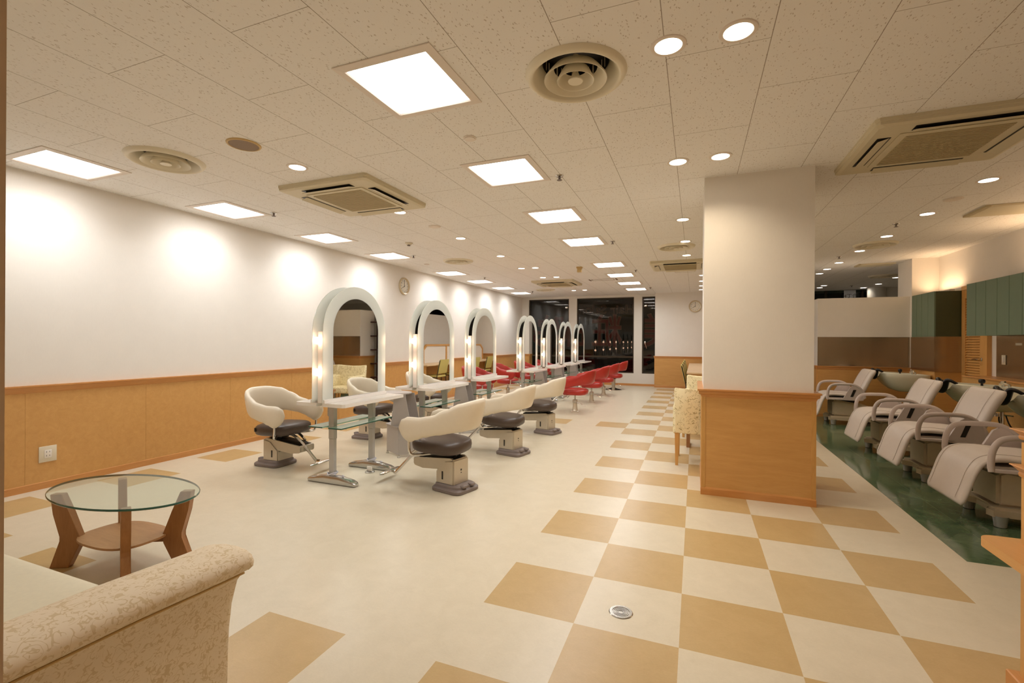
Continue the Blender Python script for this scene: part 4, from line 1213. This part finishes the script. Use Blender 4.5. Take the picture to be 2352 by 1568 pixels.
def basin(loc, label):
    t = thing('shampoo_basin', label, 'basin', loc, 0, 'shampoo basins')
    # bowl: outer shell lofted from rim to foot, inner hollow
    bm = bm_()
    def ring(x0, x1, hw, z, tilt=0.0, e=.6):
        r_ = []
        for k in range(36):
            a = 2 * PI * k / 36; cu, su = math.cos(a), math.sin(a)
            x = (x0 + x1) / 2 + (x1 - x0) / 2 * math.copysign(abs(cu) ** e, cu); y = hw * math.copysign(abs(su) ** e, su)
            u = (x - x0) / (x1 - x0)
            lip = .035 * max(0, 1 - u / .22) * (1 - min(1, abs(y) / (hw * .55)) ** 2) * -2.6 if tilt else 0
            r_.append((x, y, z + tilt * (1 - u) * .035 + lip))
        return r_
    loft(bm, [ring(.30, .60, .12, .545), ring(.20, .68, .17, .575), ring(.11, .70, .215, .64), ring(.05, .712, .238, .71), ring(.02, .714, .246, .76), ring(.0, .715, .25, .795, 1), ring(.01, .715, .24, .805, 1),
              ring(.04, .66, .215, .80, 1), ring(.08, .62, .195, .74), ring(.16, .56, .16, .66), ring(.25, .48, .09, .62)])
    obj('bowl', bm, M['ceramic'], parent=t, sharp=60)
    bm = bm_()
    path = smoothpts([(.05, -.150, .835), (.0, -.128, .868), (-.02, -.098, .862), (-.028, -.062, .800), (-.032, -.028, .762), (-.034, 0, .752), (-.032, .028, .762), (-.028, .062, .800), (-.02, .098, .862), (.0, .128, .868), (.05, .150, .835)], 4)
    n_ = len(path); tube(bm, path, [.016 + .026 * math.sin(PI * k / (n_ - 1)) ** 1.5 for k in range(n_)], 12, .8, (1, 0, 0))
    nr = obj('neck_rest', bm, M['black'], parent=t, sharp=80)
    bm = bm_(); superel(bm, (.40, .17, .855), (.028, .028, .026), .7, .7, 14, 8); tube(bm, [(.40, .17, .80), (.40, .17, .84)], .012, 8); obj('spray_head', bm, M['black'], parent=t)
    bm = bm_(); lathe(bm, [(.016, .80), (.016, .83), (.026, .838), (.028, .855), (.018, .868), (0, .87)], 14, (.53, .05, 0)); lathe(bm, [(.012, .80), (.012, .84), (0, .842)], 12, (.53, -.06, 0)); tube(bm, smoothpts([(.53, -.06, .835), (.49, -.05, .85), (.45, -.04, .84)]), .008, 8)
    obj('tap', bm, M['chrome'], parent=t)
    bm = bm_(); tube(bm, [(.50, 0, .56), (.50, 0, .36)], .018, 10); tube(bm, smoothpts([(.50, 0, .38), (.50, 0, .30), (.56, 0, .27), (.70, 0, .30)]), .015, 8); tube(bm, [(.44, .07, .50), (.56, -.07, .50)], .008, 8); lathe(bm, [(.028, .48), (.028, .52), (0, .52)], 12, (.47, .03, 0))
    obj('drain_pipe', bm, M['chrome'], parent=t)
    bm = bm_()
    for s in (-1, 1): tube(bm, smoothpts([(.50, .06 * s, .50), (.52, .09 * s, .40), (.60, .08 * s, .30), (.70, .06 * s, .25)]), .007, 6)
    obj('hose', bm, M['dark'], parent=t)
    return t
bsl = ['white shampoo basin by the nearest chair, outside the frame', 'white shampoo basin at the right frame edge with black neck rest', 'white shampoo basin with black neck rest in the middle of the row', 'white shampoo basin farthest back under the green cabinets']
b0 = basin((3.15, SHY[0], 0), bsl[0])
for y, lb in zip(SHY[1:], bsl[1:]):
    b_ = dup(b0, (3.15, y, 0), 0, lb)
    if y > 6: b_.scale = (.9, 1, 1)

# ------------------------------------------------------------------ floor hardware
t = thing('floor_drain', 'round metal floor cleanout cover set in a cream tile', 'drain cover', (.187, .168, 0))
bm = bm_(); lathe(bm, [(0, .001), (.040, .0012), (.041, .004), (.052, .004), (.056, .0005)], 40); obj('ring', bm, M['polished'], parent=t)
bm = bm_()
for r_ in (.012, .019, .026, .033): lathe(bm, [(r_, .0013), (r_, .003), (r_ + .003, .003), (r_ + .003, .0013)], 30)
obj('ridges', bm, M['silver'], parent=t)

# ------------------------------------------------------------------ coffee table
t = thing('coffee_table', 'oval glass coffee table on brown wooden boomerang legs', 'table', (-2.505, -.42, 0))
bm = bm_(); lathe(bm, [(0, .411), (.405, .411), (.409, .414), (.409, .420), (.406, .423), (0, .423)], 72)
for v in bm.verts: v.co.x *= 1.208; v.co.y *= .662
g = obj('glass_top', bm, M['table_glass'], parent=t, sharp=30)
bm = bm_(); lathe(bm, [(.4062, .4112), (.4098, .4145), (.4098, .4195), (.4065, .4228), (.4062, .4112)], 72)
for v in bm.verts: v.co.x *= 1.208; v.co.y *= .662
obj('glass_rim', bm, M['glass_edge'], parent=g)
for sx_, sy_ in ((-1, -1), (1, -1), (1, 1), (-1, 1)):
    a = math.atan2(sy_ * .155, sx_ * .30); rr_ = math.hypot(.155, .30)
    prof = [(rr_ - .028, .410), (rr_ + .032, .410), (rr_ + .015, .30), (rr_ - .022, .175), (rr_ - .022, .150), (rr_ + .035, .0), (rr_ - .062, 0), (rr_ - .118, .12), (rr_ - .122, .17), (rr_ - .072, .30)]
    bm = bm_(); prism(bm, prof, -.021, .021, 'xz')
    bmesh.ops.bevel(bm, geom=bm.edges[:], offset=.003, segments=1, affect='EDGES')
    obj('leg', bm, M['table_woodz'], parent=t, rotz=a, smooth=False)
bm = bm_()
poly = [(.235 * math.copysign(abs(math.cos(q)) ** .72, math.cos(q)), .165 * math.copysign(abs(math.sin(q)) ** .72, math.sin(q))) for q in [2 * PI * k / 40 for k in range(40)]]
prism(bm, poly, .160, .172); obj('lower_shelf', bm, M['table_wood'], parent=t, smooth=False)
bm = bm_()
for a in (math.atan2(.155, .30), -math.atan2(.155, .30)):
    b_ = bm_(); 
    vs = bx(bm, -.25, .25, -.012, .012, .125, .159)
    bmesh.ops.rotate(bm, verts=vs, matrix=Matrix.Rotation(a, 3, 'Z'))
obj('crossbar', bm, M['table_woodz'], parent=t, smooth=False)

# ------------------------------------------------------------------ sofa, seen from behind its right arm
t = thing('sofa', 'cream leaf patterned sofa with rolled arm in the lower left corner', 'sofa', (-1.65, -1.35, 0))
def sofa_arm(side, off=0.0):
    bm = bm_(); rings = []
    # cross-section in (outward, z); swept from front (y=.43) to back (y=-.40)
    ys = [.432, .429, .41, .36, .25, .1, -.05, -.2, -.32, -.40]
    tp = lambda y: interp([-.40, 0, .43], [.584, .577, .560], y)
    for i, y in enumerate(ys):
        top = tp(y); e = (.90, .97)[i] if i < 2 else 1.0
        low = [(.46, .05), (.642, .05), (.644, .15), (.650, .26), (.664, .36), (.692, .45), (.722, top - .075)]
        roll = [(.732, top - .062), (.752, top - .060), (.770, top - .045), (.774, top - .026), (.762, top - .006), (.732, top + .006), (.69, top + .010), (.63, top + .008), (.57, top - .004), (.52, top - .024), (.49, top - .055), (.478, top - .095)]
        sec = low + roll + [(.47, .40), (.465, .2)]
        cxs = sum(p[0] for p in sec) / len(sec); czs = sum(p[1] for p in sec) / len(sec)
        rings.append([(side * (cxs + (a - cxs) * e) + off, y, czs + (b - czs) * e) for a, b in sec])
    loft(bm, rings); o = obj('arm', bm, M['sofa_fabric'], parent=t, sharp=60)
    bm = bm_()
    tube(bm, [(side * .7285 + off, y, tp(y) - .068) for y in ys[1:]], .0045, 6)
    obj('piping', bm, M['gold'], parent=o)
    bm = bm_(); tube(bm, [(side * .7235 + off, y, tp(y) - .080) for y in ys[1:]], .0035, 6)
    obj('piping', bm, M['gold'], parent=o)
sofa_arm(1); sofa_arm(-1, -.85)
bm = bm_(); bx(bm, -1.31, .46, -.30, .38, .08, .27, .01); obj('base', bm, M['sofa_fabric'], parent=t)
bm = bm_(); superel(bm, (-.425, .005, .325), (.885, .315, .075), .35, .16, 48, 12); obj('seat_cushion', bm, M['sofa_seat'], parent=t, sharp=70)
bm = bm_(); rings = []
for x in [-1.45, -1.43, -1.0, -.6, -.2, .2, .4, .58, .60]:
    rings.append([(x, y, z) for y, z in ((-.30, .2), (-.29, .5), (-.33, .74), (-.36, .79), (-.42, .80), (-.46, .76), (-.43, .5), (-.40, .1), (-.32, .1))])
loft(bm, rings); obj('back', bm, M['sofa_fabric'], parent=t, sharp=50)
for x, y in ((-1.42, .38), (.58, .38), (-1.4, -.34), (.55, -.34)):
    bm = bm_(); bx(bm, x - .022, x + .022, y - .022, y + .022, 0, .06, .003, 1); obj('leg', bm, M['table_woodz'], parent=t)

# ------------------------------------------------------------------ scroll-print armchairs and the table between them
def armchair(loc, rotz, label):
    """faces +y; origin on the floor under its centre"""
    t = thing('armchair', label, 'armchair', loc, rotz, 'scroll print armchairs')
    bm = bm_(); rings = []
    for x in (-.29, -.28, -.15, 0, .15, .28, .29):
        k = .0 if abs(x) < .285 else .012; sag = .018 * (1 - (x / .29) ** 2)
        rings.append([(x, y, z) for y, z in ((-.225 + k, .34 + k), (-.165 - k, .34 + k), (-.175 - k, .60), (-.215 - k, .80 - k - sag), (-.262 + k, .812 - k - sag), (-.270 + k, .79 - k), (-.250 + k, .6))])
    loft(bm, rings); obj('backrest', bm, M['curl_fabric'], parent=t, sharp=50)
    bm = bm_(); bx(bm, -.225, .225, -.17, .26, .32, .43, .025, 3); obj('seat', bm, M['curl_fabric'], parent=t)
    for s in (-1, 1):
        bm = bm_(); bx(bm, s * .265 - .04, s * .265 + .04, -.20, .27, .32, .625, .022, 3); obj('arm', bm, M['curl_fabric'], parent=t)
    for x, y in ((-.265, -.20), (.265, -.20), (-.265, .24), (.265, .24)):
        bm = bm_(); rings = [[(x + a * w_, y + b * w_, z) for a, b in ((-1, -1), (1, -1), (1, 1), (-1, 1))] for z, w_ in ((0, .014), (.34, .020))]
        loft(bm, rings); obj('leg', bm, M['maple_z'], parent=t, smooth=False)
    return t
a0 = armchair((.60, 3.27, 0), 0, 'scroll print armchair seen from behind at the left of the pillar')
dup(a0, (.66, 4.82, 0), PI - .12, 'scroll print armchair facing this way, second one past the pillar')
dup(a0, (1.34, 4.86, 0), PI + .1, 'scroll print armchair behind the pillar, a sliver of it showing in the first mirror')
t = thing('low_table', 'low table on dark wooden sled legs between the two armchairs', 'table', (.80, 4.02, 0))
bm = bm_(); bx(bm, -.40, .40, -.28, .28, .395, .43, .005, 1); obj('tabletop', bm, M['table_wood'], parent=t)
for s in (-1, 1):
    bm = bm_(); x = s * .365
    bx(bm, x - .02, x + .02, -.05, -.01, 0, .394); bx(bm, x - .02, x + .02, .2, .24, 0, .394)
    bx(bm, x - .02, x + .02, -.01, .2, 0, .035); obj('sled_leg', bm, M['table_woodz'], parent=t, smooth=False)

# ------------------------------------------------------------------ long nail counter with framed screen and yellow chairs (behind the pillar, seen in the mirrors)
t = thing('long_counter', 'long maple counter at the back behind the pillar', 'counter', (.66, 9.3, 0))
bm = bm_(); bx(bm, -.297, .30, -2.10, 2.10, .685, .715, .006, 1); obj('worktop', bm, M['pale_wood'], parent=t)
for y in (-2.05, 2.05):
    bm = bm_(); bx(bm, -.22, .25, y - .02, y + .02, 0, .684); obj('leg_panel', bm, M['maple'], parent=t, smooth=False)
bm = bm_(); bx(bm, .20, .22, -2.02, 2.02, .05, .684); obj('modesty_panel', bm, M['maple'], parent=t, smooth=False)
sc_ = thing('framed_screen', 'maple framed screen with cut corners standing on the long counter', 'screen', (.92, 9.6, .716))
oc = [(-1.75, 0), (-1.75, .34), (-1.58, .475), (1.58, .475), (1.75, .34), (1.75, 0)]
ic = [(-1.70, .0), (-1.70, .32), (-1.56, .43), (1.56, .43), (1.70, .32), (1.70, .0)]
bm = bm_()
for x in (-.02, .02): pass
va = [[bm.verts.new((x, a, b)) for a, b in o_] for x in (-.025, .025) for o_ in (oc, ic)]
for k in range(5):
    for a, b in ((0, 1), (2, 3), (0, 2), (1, 3)): bm.faces.new((va[a][k], va[a][k + 1], va[b][k + 1], va[b][k]))
for y in (-.58, .58): bx(bm, -.025, .025, y - .025, y + .025, .0, .43)
obj('frame', bm, M['counter_wood'], parent=sc_, smooth=False)
bm = bm_(); prism(bm, ic, -.004, .004, 'yz'); obj('frosted_panel', bm, M['white_lam'], parent=sc_, smooth=False)
def side_chair(loc, rotz, label):
    t = thing('side_chair', label, 'chair', loc, rotz, 'yellow side chairs')
    bm = bm_(); bx(bm, -.21, .21, -.21, .21, .40, .45, .018, 3); obj('seat', bm, M['yellow_seat'], parent=t)
    bm = bm_(); rings = []
    for z, x, th in ((.49, -.215, .012), (.51, -.220, .018), (.65, -.245, .02), (.80, -.285, .018), (.83, -.294, .010)):
        rings.append([(x + a * th, b * .20, z) for a, b in ((-1, -1), (1, -1), (1, 1), (-1, 1))])
    loft(bm, rings); obj('backrest', bm, M['yellow_seat'], parent=t)
    bm = bm_()
    for s in (-1, 1):
        tube(bm, [(-.285, s * .205, .81), (-.235, s * .205, .60), (-.20, s * .205, .42), (-.23, s * .205, 0)], .010, 8)
        tube(bm, [(.20, s * .205, .42), (.21, s * .205, 0)], .010, 8); tube(bm, [(-.20, s * .205, .395), (.20, s * .205, .395)], .009, 8)
    tube(bm, [(-.215, -.205, .2), (-.215, .205, .2)], .008, 8)
    obj('tube_frame', bm, M['dark'], parent=t); return t
c0 = side_chair((.55, 7.80, 0), 0, 'yellow vinyl side chair nearest in the row along the counter')
for y, lb in ((8.70, 'yellow vinyl side chair second in the row along the counter'), (9.60, 'yellow vinyl side chair third in the row along the counter'), (10.50, 'yellow vinyl side chair farthest in the row along the counter')):
    dup(c0, (.55, y, 0), 0, lb)

# ------------------------------------------------------------------ reception counter at the right edge
t = thing('reception_counter', 'maple reception counter with moulded edges at the right frame edge', 'counter', (1.72, -.6, 0))
bm = bm_(); bx(bm, -.10, .5, -1.1, .80, .06, .92); obj('body', bm, M['maple'], parent=t, smooth=False)
def moulding(z, h, nm):
    prof = [(.0, z - h), (.012, z - h + .004), (.016, z - h * .7), (.010, z - h * .55), (.022, z - h * .40), (.050, z - h * .12), (.060, z - .004), (.056, z), (.0, z)]
    bm = bm_(); loft(bm, [[(-.10 - o_ * .4, -1.1 - o_ * .4, z_), (.5 + o_ * .4, -1.1 - o_ * .4, z_), (.5 + o_ * .4, .80 + o_ * .4, z_), (-.10 - o_ * .4, .80 + o_ * .4, z_)] for o_, z_ in prof], cap=True)
    obj(nm, bm, M['maple_trim'], parent=t, smooth=False)
moulding(.968, .04, 'top_moulding'); moulding(.836, .045, 'waist_moulding')
bm = bm_(); bx(bm, -.095, .5, -1.09, .795, .92, .967); obj('upper_band', bm, M['maple'], parent=t, smooth=False)
cr = .05
pts = [(.6, .845), (-.21 + cr, .845)] + [(-.21 + cr - cr * math.sin(a), .845 - cr + cr * math.cos(a)) for a in [PI / 2 * k / 8 for k in range(1, 9)]] + [(-.21, -1.1), (.6, -1.1)]
bm = bm_(); prism(bm, pts, .521, .552); obj('bag_shelf', bm, M['counter_wood'], parent=t, smooth=False)
bm = bm_(); bx(bm, -.128, .5, -1.14, .83, 0, .068, .004, 1); obj('plinth', bm, M['maple_trim'], parent=t, smooth=False)
